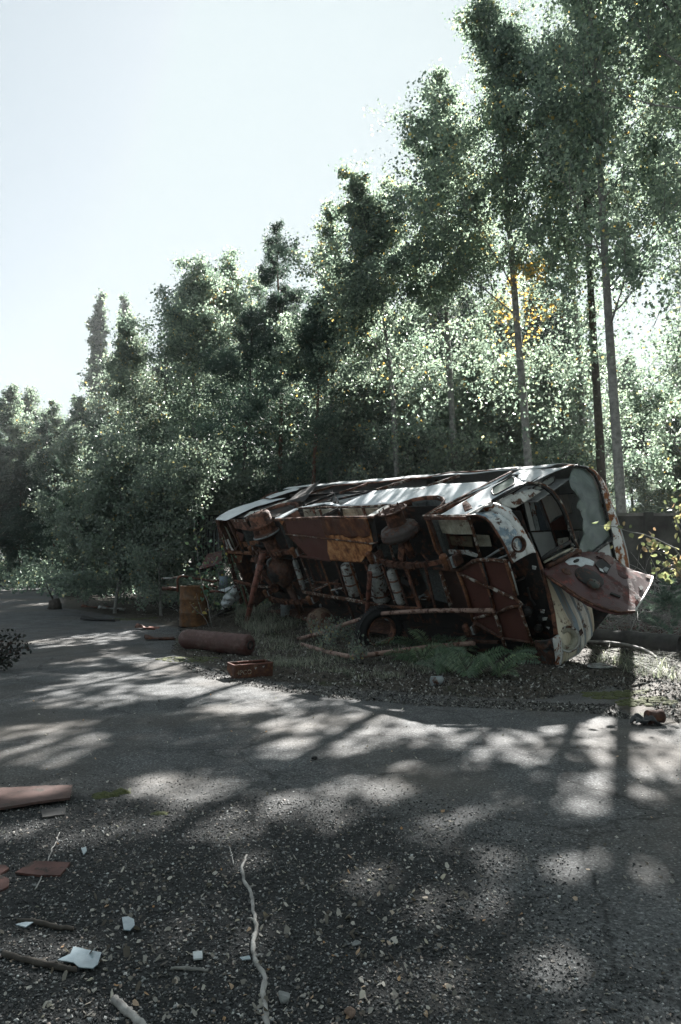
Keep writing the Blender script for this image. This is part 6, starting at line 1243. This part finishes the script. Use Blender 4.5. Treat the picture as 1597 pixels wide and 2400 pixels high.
def chips(name, G, smin, smax, mat, seed, flat=.35, tintf=None, h=.0):
    rng = np.random.default_rng(seed); n = len(G); az = rng.uniform(0, 6.28, n); s = rng.uniform(smin, smax, n)**1.0; a = np.stack([np.cos(az), np.sin(az), rng.normal(0, flat, n)], 1)*s[:, None]; e = rng.uniform(.45, .95, n)
    b = np.stack([-np.sin(az), np.cos(az), rng.normal(0, flat, n)], 1)*(s*e)[:, None]; z = (np.abs(a[:, 2])+np.abs(b[:, 2]))*.6+.002+h; c = G+np.stack([0*z, 0*z, z], 1)
    k = rng.uniform(.6, 1.1, (n, 6)); cu = rng.normal(0, .22, (n, 6)); V = []
    for j in range(6):
        an = j*math.pi/3; V.append(c+a*math.cos(an)*k[:, j:j+1]+b*math.sin(an)*k[:, j:j+1]+np.stack([0*z, 0*z, s*cu[:, j]*.8], 1))
    V = np.stack(V, 1).reshape(-1, 3); t = rng.random(n) if tintf is None else tintf(rng, n)
    o = fast_mesh(name, V, np.arange(n*6).reshape(-1, 6), mat, None, t, k=6); o['kind'] = 'stuff'; return o
LIT = tinted('fallen_leaf', [(0, (.06, .05, .04)), (.35, (.13, .12, .105)), (.7, (.28, .27, .25)), (.93, (.46, .44, .40)), (1, (.36, .2, .09))], .25, .7)
SOILCH = tinted('litter_flakes', [(0, (.012, .012, .011)), (.5, (.05, .047, .042)), (.85, (.17, .17, .155)), (1, (.38, .375, .35))], 0, .8)
chips('leaf_litter', sample_px(26000, [(130, 1400), (420, 1470), (400, 1530), (640, 1600), (1000, 1630), (1250, 1642), (1440, 1615), (1597, 1700), (1597, 1500), (1300, 1480), (1000, 1480), (560, 1450), (300, 1420)], 11), .006, .022, SOILCH, 12, .5)
chips('verge_litter', sample_px(5200, [(395, 1540), (520, 1572), (650, 1602), (1000, 1632), (1250, 1645), (1440, 1655), (1500, 1690), (1380, 1672), (1000, 1652), (820, 1640), (640, 1618), (480, 1590)], 15), .005, .02, SOILCH, 16, .4)
chips('forest_litter', sample_px(9000, [(0, 1352), (130, 1366), (420, 1440), (500, 1440), (560, 1420), (500, 1380), (0, 1345)], 13), .015, .05, SOILCH, 14, .4)
def near_pts(n, seed, y0, y1, xl, xr):
    rng = np.random.default_rng(seed); y = rng.uniform(y0, y1, n); x = rng.uniform(-1, 1, n)*y*.5+rng.uniform(0, 0, n); G = np.stack([x, y, gheight(x, y)], 1); return G
G = near_pts(4200, 21, 2.3, 9, 0, 0); px_, py_ = gproj(G[:, 0], G[:, 1]); rngl = np.random.default_rng(3)
keep = rngl.random(len(G)) < np.where(py_ > 1900, np.where(px_ < 1100, .75, .35), .12); chips('fallen_leaves', G[keep], .005, .016, LIT, 22, .4)
G = sample_px(460, [(300, 2050), (1100, 1980), (1100, 2390), (30, 2390)], 23); chips('large_fallen_leaves', G, .008, .019, LIT, 24, .5)
# gravel: real stones
def gravel(name, n, y0, y1, smin, smax, seed, dens):
    rng = np.random.default_rng(seed); t = rng.random(n); y = 1/((1/y0)*(1-t)+(1/y1)*t) if dens else rng.uniform(y0, y1, n); x = rng.uniform(-.52, .52, n)*y
    gd_ = seg_in(x, y, GRAV); k = rng.random(n) < np.clip(.62+gd_*1.1+.25*vnoise(x, y, 3.0, 7)*.5, .03, 1); x = x[k]; y = y[k]; n = len(x); z = gheight(x, y)
    s = smin*(smax/smin)**(rng.random(n)**2.2); s = np.clip(s*(.75+.12*y), smin, smax*1.1)
    o6 = np.array([[1, 0, 0], [-1, 0, 0], [0, 1, 0], [0, -1, 0], [0, 0, 1], [0, 0, -1]], float); F6 = np.array([[0, 2, 4], [2, 1, 4], [1, 3, 4], [3, 0, 4], [2, 0, 5], [1, 2, 5], [3, 1, 5], [0, 3, 5]])
    A = rng.normal(0, 1, (n, 3, 3)); Q, _ = np.linalg.qr(A); ab = rng.uniform(.55, 1.15, (n, 6, 1)); V = (o6[None]*ab*np.stack([np.ones(n), rng.uniform(.6, 1, n), rng.uniform(.35, .8, n)], 1)[:, None, :])@Q
    V = V*s[:, None, None]; V[:, :, 2] *= .7; V += np.stack([x, y, z+s*.28], 1)[:, None, :]
    F = (F6[None]+np.arange(n)[:, None, None]*6).reshape(-1, 3); tn_ = np.repeat(rng.random(n), 8)
    o = fast_mesh(name, V.reshape(-1, 3), F, STN, None, tn_, k=3); o['kind'] = 'stuff'
STN = tinted('gravel_stone', [(0, (.014, .016, .017)), (.5, (.042, .045, .047)), (.78, (.10, .105, .105)), (.9, (.25, .26, .26)), (.96, (.30, .24, .20)), (1, (.48, .50, .50))], 0, .7, spec=.4)
gravel('gravel', 80000, 2.2, 5.2, .0034, .0125, 31, True)
gravel('grit', 26000, 4.0, 9.0, .004, .008, 33, True)
